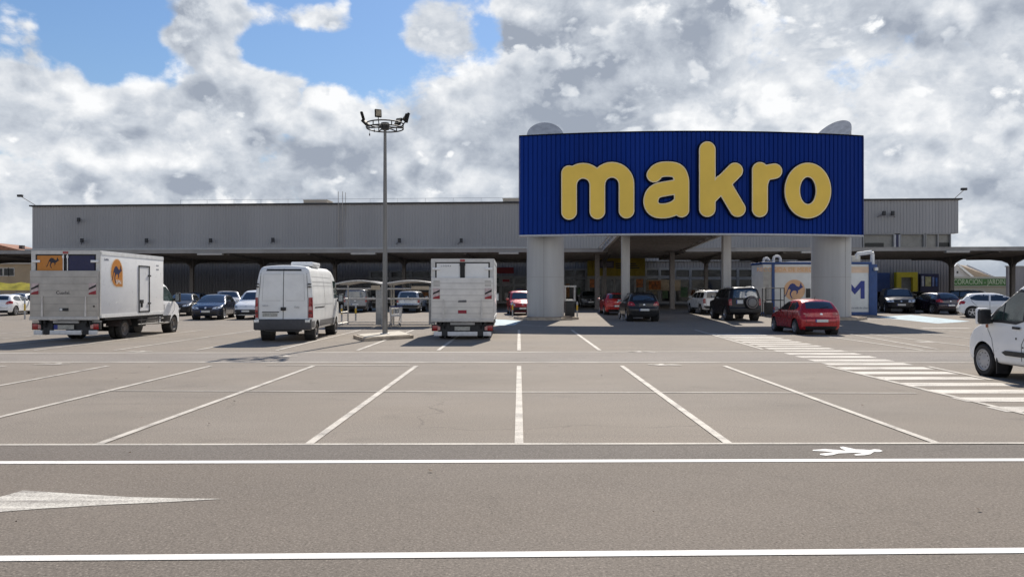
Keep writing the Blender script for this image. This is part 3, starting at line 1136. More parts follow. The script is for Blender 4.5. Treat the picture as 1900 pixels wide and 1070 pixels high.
def letter_sdf(ch, X, Y):
    r = 14.4
    if ch == 'm':
        d = sd_stroke(X, Y, [(1055.4, 322.6), (1055.4, 394)], r)
        d = np.minimum(d, sd_stroke(X, Y, arc(1081.5, 344, 26, 180, 0) + [(1107.6, 393)], r))
        return np.minimum(d, sd_stroke(X, Y, arc(1134.6, 343, 26.8, 180, 0) + [(1161.4, 391.5)], r))
    if ch == 'a':
        a1 = smooth_pts([(1212.4, 325.6), (1220, 316.5), (1238, 314.4), (1256, 317), (1263.2, 332), (1263.2, 350)]) + [(1263.2, 390)]
        a2 = smooth_pts([(1263, 346.5), (1240, 350), (1212, 355), (1204.5, 375), (1212, 390.5), (1230, 393), (1250, 388), (1261, 378)])
        return np.minimum(sd_stroke(X, Y, a1, 14.0), sd_stroke(X, Y, a2, 13.8))
    if ch == 'k':
        d = sd_stroke(X, Y, [(1310.6, 279.2), (1310.6, 388)], 15.2)
        d = np.minimum(d, sd_stroke(X, Y, [(1314, 366), (1361.6, 317.9)], 14.8))
        return np.minimum(d, sd_stroke(X, Y, [(1338, 340), (1366.6, 388.4)], 14.8))
    if ch == 'r':
        d = sd_stroke(X, Y, [(1407.7, 316.6), (1407.7, 389)], 14.6)
        return np.minimum(d, sd_stroke(X, Y, smooth_pts([(1408, 362), (1408, 340), (1416, 322), (1434.6, 318.8)]), 14.2))
    return np.maximum(sd_ell(X, Y, 1496.2, 354.6, 43, 51.4), -sd_ell(X, Y, 1496.2, 354.6, 14.6, 24.8))


def contour_mesh(Dg, xs, ys, off, f0, f1):
    """front face of {sdf < off} at sy-f1 with sides back to sy-f0"""
    val = Dg - off
    vid, vs, tops = {}, [], []

    def vert(key, x, y):
        if key not in vid:
            vid[key] = len(vs)
            vs.append((x, y))
        return vid[key]
    ny, nx = val.shape
    for j in range(ny - 1):
        for i in range(nx - 1):
            c = [(i, j), (i + 1, j), (i + 1, j + 1), (i, j + 1)]
            vv = [val[b, a] for a, b in c]
            if min(vv) >= 0:
                continue
            poly = []
            for q in range(4):
                a, b = c[q], c[(q + 1) % 4]
                va, vb = vv[q], vv[(q + 1) % 4]
                if va < 0:
                    poly.append(vert(a, xs[a[0]], ys[a[1]]))
                if (va < 0) != (vb < 0):
                    t_ = va / (va - vb)
                    key = (min(a, b), max(a, b), 'e')
                    poly.append(vert(key, xs[a[0]] + t_ * (xs[b[0]] - xs[a[0]]), ys[a[1]] + t_ * (ys[b[1]] - ys[a[1]])))
            if len(poly) > 2:
                tops.append(poly)
    edges = {}
    for p in tops:
        for a, b in zip(p, p[1:] + p[:1]):
            if (b, a) in edges:
                del edges[(b, a)]
            else:
                edges[(a, b)] = 1
    w3 = [S2(*v) for v in vs]
    verts = [(x, sy(x) - f1, z) for x, z in w3]
    faces = [tuple(p) for p in tops]
    back = {}
    for a, b in list(edges):
        for q in (a, b):
            if q not in back:
                back[q] = len(verts)
                x, z = w3[q]
                verts.append((x, sy(x) - f0, z))
        faces.append((b, a, back[a], back[b]))
    return verts, faces


for ch, (xa, xb, ya, yb) in {'m': (1030, 1186, 296, 416), 'a': (1180, 1286, 292, 414), 'k': (1286, 1390, 256, 412), 'r': (1386, 1458, 296, 412), 'o': (1446, 1546, 296, 414)}.items():
    st = 1.6
    xs = np.arange(xa, xb + st, st)
    ys = np.arange(ya, yb + st, st)
    X, Y = np.meshgrid(xs, ys)
    D = letter_sdf(ch, X, Y)
    v, f = contour_mesh(D, xs, ys, 2.8, -.03, .16)
    lt = mesh_obj('letter', v, f, M_navy, sg)
    v, f = contour_mesh(D, xs, ys, 0.0, .16, .24)
    rm = mesh_obj('rim', v, f, M_cream, lt)
    v, f = contour_mesh(D, xs, ys, -1.7, .24, .252)
    mesh_obj('face', v, f, M_yellow, lt)


def concrete_column(px, tilt, label, seam):
    dep = 47.35
    x = (px - CX) * dep / F
    r = 1.165
    n = 64
    t = thing('concrete_column', label, 'column', (x, dep, gz(dep)), 0, 'round concrete columns holding the sign')
    vs, fs = [], []
    hs = [-.3, 2.0, 4.0, 6.0, 8.0, 10.0]
    for h in hs:
        for i in range(n):
            a = 2 * math.pi * i / n
            vs.append((r * math.cos(a), r * math.sin(a), h))
    for i in range(n):
        a = 2 * math.pi * i / n
        c_, s_ = r * math.cos(a), r * math.sin(a)
        vs.append((c_, s_, 11.5 - gz(dep) + (tilt[0] * c_ + tilt[1] * s_) / r))
    m_ = len(hs) + 1
    for k in range(m_ - 1):
        for i in range(n):
            j = (i + 1) % n
            fs.append((k * n + i, k * n + j, (k + 1) * n + j, (k + 1) * n + i))
    sh = mesh_obj('shaft', vs, fs, M_conc, t, 60)
    top = [vs[(m_ - 1) * n + i] for i in range(n)]
    # slanted lid sheet set a little proud, with a thin rim
    lid = [(p[0] * 1.012, p[1] * 1.012, p[2] + .02) for p in top]
    mesh_obj('slanted_cap', lid + [(p[0], p[1], p[2] - .12) for p in lid], [tuple(range(n))] + [(i, n + i, n + (i + 1) % n, (i + 1) % n) for i in range(n)], mat('weathered_cap', (.50, .49, .47), .95, var=.12, scale=2.5, spec=.1), t)
    mb = MB()
    for k in range(12):
        mb.box(seam - .012, seam + .012, -math.sqrt(r * r - seam * seam) - .006, -math.sqrt(r * r - seam * seam) + .05, .1 + k * .8, .88 + k * .8)
    mb.build('seam', mat('dark_seam', (.25, .24, .23), .9), t)
    mb = MB()
    for k in range(1, 5):
        mb.lathe([(r + .004, 2.62 * k - .012), (r + .004, 2.62 * k + .012)], n=48)
    mb.build('joint', mat('joint_grey', (.345, .33, .31), .9), t)
    return t, x, dep


tl, xlc, dlc = concrete_column(1012, (0, 1.15), 'left round concrete column under the blue sign', -.15)
tr, xrc, drc = concrete_column(1542, (.9, .75), 'right round concrete column under the blue sign behind the red hatchback', .42)
for x, dep, lab in ((xlc, dlc, 'low kerbed concrete plinth round the left column'), (xrc, drc, 'low kerbed concrete plinth round the right column')):
    t = thing('plinth', lab, 'plinth', (x, dep, gz(dep)))
    MB().prism([(-2.0, .6), (-1.2, -1.55), (.9, -1.75), (2.05, -.5), (1.6, 1.8), (-1.5, 1.8)], 'z', -.2, .14).build('kerb', M_kerb, t, bevel=.02)
    MB().prism([(-1.8, .55), (-1.08, -1.38), (.82, -1.57), (1.84, -.45), (1.45, 1.65), (-1.35, 1.65)], 'z', .14, .17).build('paving', mat('plinth_paving', (.26, .19, .13), .95, var=.25, scale=4), t)

# ------------------------------------------------------------------ lamp mast on its kerbed island
isl = thing('traffic_island', 'diamond shaped kerbed island at the foot of the lamp mast', 'island', (-4.98, 29.5, 0))
MB().prism([(-1.17, -.3), (-.35, -2.25), (1.18, -.35), (.25, 2.6)], 'z', -.1, .125).build('kerb', M_kerb, isl, bevel=.015)
MB().prism([(-1.03, -.27), (-.32, -2.02), (1.04, -.32), (.22, 2.38)], 'z', .125, .15).build('paving', mat('island_paving', (.46, .42, .35), .9, var=.2, scale=3), isl)
lm = thing('lamp_mast', 'tall grey lamp mast crowned by a ring of floodlights', 'lamp mast', (-4.98, 29.6, .15))
MB().lathe([(.0, 0), (.105, 0), (.10, 1.0), (.085, 3.8), (.055, 8.15), (0, 8.15)], n=20).build('pole', mat('mast_grey', (.20, .195, .185), .55, .4, var=.12, streak=True, scale=2), lm, 60)
MB().box(-.17, .17, -.17, .17, -.02, .03).build('base_plate', M_steel, lm, bevel=.01)
MB().box(-.045, .045, -.112, -.09, .55, .95).build('service_hatch', M_beam, lm)
mb = MB()
rr = .71
for zz in (8.05, 8.22):
    mb.tube([(rr * math.cos(a), rr * math.sin(a), zz) for a in [2 * math.pi * i / 28 for i in range(29)]], .028, 6)
for i in range(6):
    a = 2 * math.pi * i / 6
    mb.bar((0, 0, 8.12), (rr * math.cos(a), rr * math.sin(a), 8.06), .026, 6).bar((rr * math.cos(a), rr * math.sin(a), 8.05), (rr * math.cos(a), rr * math.sin(a), 8.22), .022, 5)
mb.lathe([(0, 8.0), (.16, 8.0), (.16, 8.26), (0, 8.26)], n=14)
mb.build('ring', mat('lamp_ring_dark', (.05, .048, .045), .6, .3), lm)
for i, (a, el, up) in enumerate(((188, 62, .30), (160, 12, .12), (118, 78, .62), (62, 40, .28), (28, 30, .40), (-8, 66, .22))):
    c, s_ = math.cos(R(a)), math.sin(R(a))
    root = Vector((c * rr, s_ * rr, 8.2))
    head = root + Vector((c * .16, s_ * .16, up))
    fl = MB().box(-.135, .135, -.05, .05, -.16, .16).build('floodlight', mat('floodlight_housing', (.02, .02, .02), .9, spec=.1), lm, bevel=.02)
    fl.location = head
    fl.rotation_euler = (R(el - 90) * .6, 0, R(a - 90))
    MB().box(-.11, .11, -.062, -.05, -.13, .13).build('lens', mat('floodlight_lens', (.33, .28, .2), .75, var=.3), fl)
    br = MB().bar(root, head - Vector((0, 0, .14)), .02, 5).build('bracket', M_black, lm)
MB().bar((-.55, -.3, 8.04), (-.55, -.3, 7.78), .006, 4).box(-.57, -.53, -.32, -.28, 7.70, 7.78).bar((-.33, -.5, 8.04), (-.33, -.5, 7.88), .006, 4).box(-.35, -.31, -.52, -.48, 7.8, 7.88).build('hanging_cable', M_black, lm)

# ------------------------------------------------------------------ trolley shelter
ts = thing('trolley_shelter', 'steel trolley shelter with two low arched roofs beside the lamp mast', 'trolley shelter', (0, 0, 0))
d0, d1 = 38.6, 41.6
xa, xm, xb = (622 - CX) * d0 / F, (709 - CX) * d0 / F, (800 - CX) * d0 / F
M_shel = mat('shelter_steel', (.40, .385, .36), .5, .4, var=.12)
for i, (p, q) in enumerate(((xa, xm), (xm + .1, xb + .35))):
    n = 12
    top = []
    for j in range(n + 1):
        s_ = j / n
        top.append((p + (q - p) * s_, 2.17 + .27 * math.sin(math.pi * (.12 + .76 * s_)) - .1))
    mb = MB()
    for (x0, z0), (x1, z1) in zip(top, top[1:]):
        mb.add([(x0, d0, z0), (x1, d0, z1), (x1, d1, z1), (x0, d1, z0), (x0, d0, z0 + .02), (x1, d0, z1 + .02), (x1, d1, z1 + .02), (x0, d1, z0 + .02)], [(0, 1, 2, 3), (4, 5, 6, 7)])
    mb.build('arched_roof', mat('clear_roof_sheet', (.33, .325, .31), .3, var=.1), ts)
    for yy in (d0, d1):
        MB().tube([(x, yy, z + .01) for x, z in top], .05, 6).build('roof_edge', M_shel, ts)
for x in (xa, xm, xm + .12, xb + .3):
    for yy in (d0, d1):
        MB().bar((x, yy, -.05), (x, yy, 2.22), .045, 8).build('post', M_shel, ts)
mb = MB()
for z, r in ((1.95, .045), (1.42, .04), (.12, .03)):
    for yy in (d0, d1):
        mb.bar((xa, yy, z), (xb + .3, yy, z), r, 6)
for x in (xa, xb + .3):
    for z in (.12, .7, 1.42, 1.95):
        mb.bar((x, d0, z), (x, d1, z), .035, 6)
mb.build('rails', M_shel, ts)
for x0, x1 in ((xm - .32, xm + .02), (xb - .12, xb + .22)):
    MB().box(x0, x1, d0 - .03, d0 - .01, .15, 2.05).build('side_panel', mat('clear_side_panel', (.26, .26, .25), .15, var=.15), ts)
for x0, x1, z1 in ((xm - .55, xm - .1, 2.12), (xb - 1.0, xb - .1, 2.08)):
    MB().box(x0, x1, d0 - .07, d0 - .04, 1.9, z1).build('sign_plate', mat('beige_plate', (.38, .31, .22), .6), ts)


def trolley(x, y, rz, label):
    t = thing('shopping_trolley', label, 'trolley', (x, y, .0), rz, 'shopping trolleys in the shelter')
    mb = MB()
    # basket: tapered wire box
    b = [(-.28, -.42, .52), (.28, -.42, .52), (.24, .45, .58), (-.24, .45, .58)]
    u = [(-.31, -.46, 1.0), (.31, -.46, 1.0), (.26, .52, .9), (-.26, .52, .9)]
    for q in range(4):
        mb.bar(b[q], b[(q + 1) % 4], .014, 5).bar(u[q], u[(q + 1) % 4], .016, 5).bar(b[q], u[q], .014, 5)
        for j in range(1, 8):
            s_ = j / 8
            mb.bar(Vector(b[q]).lerp(Vector(b[(q + 1) % 4]), s_), Vector(u[q]).lerp(Vector(u[(q + 1) % 4]), s_), .007, 4)
    for j in range(1, 7):
        s_ = j / 7
        mb.bar(Vector(b[0]).lerp(Vector(b[3]), s_), Vector(b[1]).lerp(Vector(b[2]), s_), .007, 4)
    mb.build('basket', M_alu2, t)
    mb = MB()
    for s_ in (-1, 1):
        mb.tube([(s_ * .27, -.42, .98), (s_ * .27, -.36, .2), (s_ * .22, .42, .16)], .018, 6)
        mb.bar((s_ * .24, -.3, .55), (s_ * .22, .3, .17), .015, 5)
    mb.build('chassis', M_alu2, t)
    MB().bar((-.3, -.56, 1.03), (.3, -.56, 1.03), .022, 8).build('handle', mat('trolley_handle_blue', (.02, .05, .25), .5), t)
    for sx in (-1, 1):
        for yy in (-.36, .4):
            MB().lathe([(.0, -.02), (.065, -.02), (.065, .02), (0, .02)], 'x', 12, (sx * .24, yy, .065)).build('castor', M_rubber, t)
    return t


p = G(762, 594)
t1 = trolley(p.x, 39.8, .25, 'empty wire shopping trolley nearest the right end of the shelter')


def copy_tree(o, parent=None):
    c = o.copy()
    COL.objects.link(c)
    c.parent = parent
    for ch in list(o.children):
        copy_tree(ch, c)
    return c


c = copy_tree(t1)
c.location = (p.x - .1, 40.35, 0)
c.rotation_euler = (0, 0, .22)
c['label'] = 'wire shopping trolley nested behind the nearest one in the shelter'
# bollards
for px, py, z, lab in ((634, 596, .95, 'leftmost yellow banded steel bollard in front of the shelter'), (660, 595, .95, 'steel bollard with yellow band behind the shelter rail'),
                       (727, 596, .95, 'short yellow bollard just right of the lamp mast'), (46, 592, 1.2, 'pale bollard with yellow band at the left edge left of the truck'),
                       (1071, 588, 1.0, 'slim yellow topped bollard right of the left concrete column'), (951, 587, 1.0, 'yellow bollard in front of the red and white car')):
    q = G(px, py)
    t = thing('bollard', lab, 'bollard', q, 0, 'bollards by the parking rows')
    MB().lathe([(0, 0), (.05, 0), (.05, z), (.03, z + .03), (0, z + .03)], n=12).build('post', M_steel, t, 50)
    MB().lathe([(.054, z * .45), (.054, z * .8)], n=12).build('band', mat('bollard_yellow', (.50, .33, .03), .6), t)

# ------------------------------------------------------------------ kiosk (container) behind the right column
KY = 53.4
kx0, kx1 = (1416 - CX) * KY / F, (1616 - CX) * KY / F
kg = gz(KY)
kt = CAMZ + (HZ - 489) * KY / F
ki = thing('container_kiosk', 'white and blue container kiosk with orange kangaroo disc behind the red hatchback', 'kiosk', (0, 0, 0))


def kp(px, py, y=KY):
    return (px - CX) * y / F, CAMZ + (HZ - py) * y / F


MB().box(kx0, kx1, KY, KY + 2.6, kg + .12, kt - .05).build('body', mat('kiosk_white', (.60, .61, .60), .5, var=.05, scale=1.5), ki, bevel=.03)
mb = MB()
mb.box(kx0 - .05, kx1 + .05, KY - .05, KY + 2.65, kt - .05, kt + .12)
mb.box(kx1 - .16, kx1 + .42, KY - .06, KY + 2.66, kg, kt - .05)
mb.box(kx0 - .05, kx1 - .16, KY - .05, KY + 2.65, kg, kg + .22)
a, b = kp(1431.5, 0)[0], kp(1437, 0)[0]
mb.box(a, b, KY - .07, KY, kg + .22, kt - .05)
mb.build('frame', M_blue_k, ki, bevel=.015)
MB().box(kx0 + .02, a, KY - .02, KY + .02, kg + .22, kt - .3).build('door', mat('kiosk_door_grey', (.36, .35, .33), .6, var=.1, scale=4), ki)
MB().box(kx0 + .25, a - .2, KY - .04, KY - .02, kg + .6, kg + 2.2).build('door_panel', mat('kiosk_door_panel', (.30, .29, .28), .6), ki)
z0, z1 = kp(0, 506)[1], kp(0, 494.5)[1]
MB().box(b, kx1 - .16, KY - .015, KY, z0, z1).build('orange_band', mat('pale_orange_band', (.64, .47, .34), .6, var=.08, scale=2), ki)
lettering('lettering', 'RECOGIDA DE MERCANCÍA', .42, mat('band_letter_orange', (.62, .34, .14), .6), ki, face_back((b + kp(1508, 0)[0]) / 2, KY - .02, (z0 + z1) / 2)).scale = (1, 1, 1)
cx_, cz_ = kp(1474, 538)
disc = [(cx_ + 19.5 / F * KY * math.cos(2 * math.pi * i / 40), cz_ + 19.5 / F * KY * math.sin(2 * math.pi * i / 40)) for i in range(40)]
MB().prism(disc, 'y', KY - .02, KY - .001).build('orange_disc', M_orange_p, ki)
# running kangaroo outline, unit box roughly 0..1 wide
KANG = [(0, .12), (.06, .17), (.13, .34), (.2, .55), (.3, .72), (.42, .79), (.54, .76), (.66, .64), (.78, .60), (.84, .70), (.845, .83), (.875, .72), (.90, .82), (.915, .68), (.98, .62), (1.0, .57), (.93, .545),
        (.86, .50), (.78, .43), (.72, .41), (.73, .33), (.69, .25), (.63, .20), (.655, .29), (.64, .38), (.56, .41), (.46, .40), (.38, .30), (.345, .2), (.40, .07), (.44, 0), (.395, -.02), (.33, .09), (.285, .2), (.30, .31),
        (.345, .42), (.28, .50), (.215, .46), (.155, .30), (.09, .14), (.02, .08)]


def kangaroo(mb, x0, z0, w, y0, y1, axis='y'):
    mb.prism([(x0 + p[0] * w, z0 + p[1] * w) for p in KANG], axis, y0, y1)
    return mb


a = kp(1455, 552)
kangaroo(MB(), a[0], a[1] - .04, 35 / F * KY, KY - .035, KY - .021).build('kangaroo', mat('kangaroo_blue', (.015, .03, .16), .5), ki)
# big blue letter M
Mx0, Mx1 = kp(1568, 0)[0], kp(1604, 0)[0]
mz0, mz1 = kp(0, 554)[1], kp(0, 521)[1]
wM, hM = Mx1 - Mx0, mz1 - mz0
MP = [(0, 0), (.2, 0), (.2, .62), (.5, .24), (.8, .62), (.8, 0), (1, 0), (1, 1), (.82, 1), (.5, .58), (.18, 1), (0, 1)]
MB().prism([(Mx0 + p_[0] * wM, mz0 + p_[1] * hM) for p_ in MP], 'y', KY - .03, KY - .001).build('letter', mat('kiosk_letter_blue', (.01, .025, .20), .5), ki, label='big blue letter M')
lettering('small_print', 'entrada de clientes', .2, mat('kiosk_print_grey', (.22, .24, .27), .6), ki, face_back(kp(1597, 0)[0], KY - .015, kp(0, 571)[1]))
MB().box(kp(1495.5, 0)[0], kp(1503, 0)[0], KY - .1, KY, kp(0, 552)[1], kp(0, 535)[1]).build('screen', M_black, ki, bevel=.02)
mb = MB()
for s_ in ([(1421, 489), (1421, 483), (1424, 479.5), (1429, 480), (1432, 484)], [(1440, 489), (1440, 479), (1443, 476), (1449, 476), (1452.5, 479), (1452.5, 489)]):
    mb.tube([(kp(*q)[0], KY + .5, kp(*q)[1] + .05) for q in s_], .09, 10)
mb.build('pipe_loop', mat('white_duct', (.66, .66, .65), .45), ki, 40)
mb = MB()
mb.tube([(kp(*q)[0], KY + .3, kp(*q)[1]) for q in ((1622.5, 500), (1622.5, 471), (1621, 467.5), (1594, 471), (1592, 480))], .14, 10)
mb.build('duct', mat('white_duct', (.66, .66, .65), .45), ki, 40)
MB().box(kp(1583, 0)[0], kp(1599, 0)[0], KY + .2, KY + 1.2, kt + .1, kp(0, 474)[1]).build('roof_box', mat('ac_beige', (.55, .52, .45), .6), ki, bevel=.03)
MB().box(kp(1467, 0)[0], kp(1510, 0)[0], KY + .1, KY + .9, kp(0, 491)[1] + .13, kp(0, 488)[1] + .13).build('awning', mat('white_awning', (.85, .85, .84), .4), ki)
MB().box(kp(1620, 0)[0], kp(1626, 0)[0], KY - .3, KY - .06, kp(0, 502)[1], kp(0, 496)[1]).build('camera', M_plate, ki, bevel=.02)
# charger cabinet beside kiosk, and trailer rack behind the dark suv
t = thing('pallet_truck', 'dark steel framed rack standing before the kiosk door', 'rack', (kp(1438, 0, 51)[0], 51, gz(51)))
mb = MB()
for x in (-.62, .62):
    for yy in (0, .7):
        mb.bar((x, yy, 0), (x, yy, 1.95), .03, 6)
for z in (.15, 1.1, 1.92):
    mb.bar((-.62, 0, z), (.62, 0, z), .03, 6).bar((-.62, .7, z), (.62, .7, z), .03, 6).bar((-.62, 0, z), (-.62, .7, z), .03, 6).bar((.62, 0, z), (.62, .7, z), .03, 6)
mb.build('frame', M_black, t)
MB().box(-.55, -.1, .05, .6, .12, .95).build('crate', M_black, t, bevel=.03)
MB().box(-.5, -.2, .1, .5, .95, 1.12).build('box', M_wpaint, t, bevel=.02)
t.name = 'wheeled_rack'
for px, py, h, lab in ((1063, 590, 1.55, 'dark litter bin with pale hood beside the left concrete column'),):
    q = G(px - 6, 590)
    t = thing('litter_bin', lab, 'bin', q)
    MB().box(-.3, .3, -.3, .3, 0, 1.1).build('bin_body', M_black, t, bevel=.04)
    MB().box(-.36, .36, -.36, .36, 1.1, 1.2).box(-.34, -.26, -.34, .34, 1.2, 2.0).box(.26, .34, -.34, .34, 1.2, 2.0).box(-.4, .4, -.4, .4, 2.0, 2.1).build('hood', M_steel, t)

# ------------------------------------------------------------------ things beyond the lot
t = thing('beige_house', 'low beige house with three windows behind the left canopy end', 'house', (0, 0, 0))
dd = 112
hx0, hx1 = (-120 - CX) * dd / F, (86 - CX) * dd / F
gh = gz(dd)
zt_ = CAMZ + (HZ - 490) * dd / F
MB().box(hx0, hx1, dd, dd + 10, gh - .2, zt_).build('wall', mat('beige_render', (.40, .30, .19), .8, var=.08, scale=.5), t)
MB().box(hx0 - .3, hx1 + .2, dd - .3, dd + 10.3, zt_, zt_ + .35).build('cornice', mat('pale_cornice', (.46, .41, .34), .7), t)
for a, b in ((-6, 5), (8, 16), (17, 26)):
    x0, x1 = (a - CX) * dd / F, (b - CX) * dd / F
    w_ = MB().box(x0 - .1, x1 + .1, dd - .06, dd + .02, CAMZ + 30 * dd / F - .1, CAMZ + 43 * dd / F + .1).build('window', mat('white_window_frame', (.5, .47, .42), .6), t)
    MB().box(x0, x1, dd - .075, dd - .06, CAMZ + 30 * dd / F, CAMZ + 43 * dd / F).build('pane', M_shopglass, w_)
t = thing('tiled_house', 'house with low terracotta roof seen over the left canopy', 'house', (0, 0, 0))
d2 = 150
x0, x1 = (-90 - CX) * d2 / F, (34 - CX) * d2 / F
zr_ = CAMZ + (HZ - 458) * d2 / F
MB().box(x0, x1, d2, d2 + 9, 0, zr_ - .6).build('wall', mat('ochre_render', (.36, .25, .17), .8), t)
MB().prism([(x0 - .5, zr_ - .6), (x1 + .5, zr_ - .6), ((x0 + x1) / 2 + 1, zr_ + .9)], 'y', d2 - .4, d2 + 9.4).build('roof', mat('terracotta_roof', (.26, .12, .07), .8, var=.25, scale=2), t)
MB().box(x1 - 1.2, x1 - .5, d2 + 2, d2 + 2.8, zr_ - .6, zr_ + .45).build('chimney', mat('dark_chimney', (.06, .05, .05), .8), t)
t = thing('tarpaulin', 'yellow tarpaulin stretched over a low frame at the left edge', 'tarpaulin', (0, 0, 0))
dd = 92
x0, x1 = (-60 - CX) * dd / F, (58 - CX) * dd / F
vs, fs = [], []
nx, nz_ = 30, 6
rnd = random.Random(3)
for j in range(nz_ + 1):
    for i in range(nx + 1):
        s_ = i / nx
        sag = .25 * abs(math.sin(s_ * 9.0))
        vs.append((x0 + (x1 - x0) * s_, dd + j * .28 + rnd.uniform(-.05, .05), CAMZ + (HZ - 541 + 2) * dd / F + .05 + j * .17 - sag * (j / nz_) * .7))
for j in range(nz_):
    for i in range(nx):
        a_ = j * (nx + 1) + i
        fs.append((a_, a_ + 1, a_ + nx + 2, a_ + nx + 1))
mesh_obj('cover', vs, fs, mat('yellow_tarpaulin', (.50, .42, .03), .55, var=.18, scale=1.2), t, 70)
mb = MB()
for px in (-50, 0, 30, 57):
    x = (px - CX) * dd / F
    mb.bar((x, dd, gz(dd) - .1), (x, dd, 2.0), .05, 6)
mb.build('frame', M_steel, t)

t = thing('garden_centre', 'garden centre with long green sign band right of the warehouse', 'building', (0, 0, 0))
dd = 108
fx = lambda px: (px - CX) * dd / F
fz = lambda py: CAMZ + (HZ - py) * dd / F
MB().box(fx(1700), fx(2100), dd, dd + 20, gz(dd) - .3, fz(513)).build('wall', mat('garden_wall_pale', (.46, .44, .36), .7, var=.06), t)
MB().box(fx(1700), fx(1884), dd - .25, dd, fz(530), fz(517)).build('sign_band', mat('green_sign_band', (.045, .15, .03), .5, var=.1, scale=.8), t)
MB().box(fx(1700), fx(1884), dd - .3, dd - .25, fz(531), fz(530)).build('band_trim', mat('pale_trim', (.5, .5, .42), .6), t)
lettering('lettering', 'DECORACIÓN - JARDINERÍA', 1.02, mat('sign_letter_pale', (.52, .60, .42), .5), t, face_back(fx(1819), dd - .27, fz(523.2)) @ Matrix.Diagonal((.76, 1, 1, 1)))
t = thing('gabled_warehouse', 'pale gabled shed with beige roof slope beyond the green sign', 'building', (0, 0, 0))
dd = 135
fx = lambda px: (px - CX) * dd / F
fz = lambda py: CAMZ + (HZ - py) * dd / F
MB().prism([(fx(1700), gz(dd)), (fx(1803), gz(dd)), (fx(1803), fz(514)), (fx(1775), fz(491)), (fx(1745), fz(512)), (fx(1700), fz(512))], 'y', dd, dd + 1).build('wall', mat('gable_grey', (.46, .46, .48), .7), t)
sl = [(fx(1773), dd - .4, fz(490)), (fx(1806), dd - .4, fz(515.5)), (fx(1848), dd + 26, CAMZ + 26 * 161 / F), (fx(1826), dd + 26, CAMZ + 47 * 161 / F)]
mesh_obj('roof', [(fx(1773), dd - .4, fz(490)), (fx(1803), dd - .4, fz(515)), (fx(1845), dd, fz(515)), (fx(1812), dd + 3, fz(492))], [(0, 1, 2, 3)], mat('beige_tiled_roof', (.36, .28, .20), .8, var=.15, scale=1), t)
mb = MB()
mb.bar((fx(1772), dd - .5, fz(489.5)), (fx(1804), dd - .5, fz(515.5)), .22, 4).bar((fx(1812), dd + 2.9, fz(491)), (fx(1848), dd - .1, fz(515.5)), .22, 4)
mb.build('verge', mat('white_verge', (.7, .7, .7), .6), t)
MB().box(fx(1775), fx(1778), dd - .05, dd, fz(507), fz(503)).build('vent', M_dark, t)
t = thing('block_wall', 'grey weathered concrete block wall at the right edge beyond the canopy', 'wall', (0, 0, 0))
dd = 100
MB().box((1870 - CX) * dd / F, (2150 - CX) * dd / F, dd, dd + .4, gz(dd) - .3, CAMZ + (HZ - 495) * dd / F).build('blocks', mat('weathered_blocks', (.27, .26, .26), .9, var=.25, scale=.6, streak=True), t)
MB().box((1870 - CX) * dd / F - .1, (2150 - CX) * dd / F, dd - .08, dd + .48, CAMZ + (HZ - 495) * dd / F, CAMZ + (HZ - 493) * dd / F).build('coping', mat('wall_coping', (.38, .37, .36), .9), t)
# ------------------------------------------------------------------ vehicles: shell generator
def shell_mesh(sp, y0):
    """rounded, tapered body from side, plan and section tables; local y = y0 + s, s from the rear"""
    L, W, zb = sp['L'], sp['W'], sp['zb']
    nu, nv, nt_ = sp.get('res', (72, 26, 20))
    r = sp.get('round', .10)
    H = max(z for _, z in sp['top'])
    keys, verts = {}, []
    bow_r, bow_f, crown = sp.get('bow_r', .10), sp.get('bow_f', .16), sp.get('crown', .045)

    def pos(i, j, k):
        p = Vector((L * i / nu, W * j / nt_, (H - zb) * k / nv))
        sz = (L, W, H - zb)
        q = Vector([min(max(p[a], r), sz[a] - r) for a in range(3)])
        d = p - q
        if d.length > 1e-6:
            p = q + d.normalized() * r * min(1.0, max(abs(d[a]) for a in range(3)) / r)
        u, t, v = p.x / L, p.y / W * 2 - 1, p.z / (H - zb)
        s = u * L
        for _ in range(3):
            z = zb + v * (lerp(sp['top'], s) - zb)
            a, b = lerp(sp['rear'], z), lerp(sp['front'], z)
            s = a + u * (L - a - b)
        s += bow_r * t * t * (1 - u) ** 7 - bow_f * t * t * u ** 7
        hw = W / 2 * lerp(sp['plan'], s) * lerp(sp['sect'], z)
        z -= crown * t * t * v ** 5
        return Vector((t * hw, y0 + s, z))

    def vid(i, j, k):
        key = (i, j, k)
        if key not in keys:
            keys[key] = len(verts)
            verts.append(pos(i, j, k))
        return keys[key]
    faces = []
    for i in range(nu):
        for j in range(nt_):
            for k, fl in ((0, 0), (nv, 1)):
                f = [vid(i, j, k), vid(i + 1, j, k), vid(i + 1, j + 1, k), vid(i, j + 1, k)]
                faces.append(f[::-1] if fl else f)
    for i in range(nu):
        for k in range(nv):
            for j in (0, nt_):
                faces.append([vid(i, j, k), vid(i + 1, j, k), vid(i + 1, j, k + 1), vid(i, j, k + 1)])
    for j in range(nt_):
        for k in range(nv):
            for i in (0, nu):
                faces.append([vid(i, j, k), vid(i, j + 1, k), vid(i, j + 1, k + 1), vid(i, j, k + 1)])
    return verts, faces


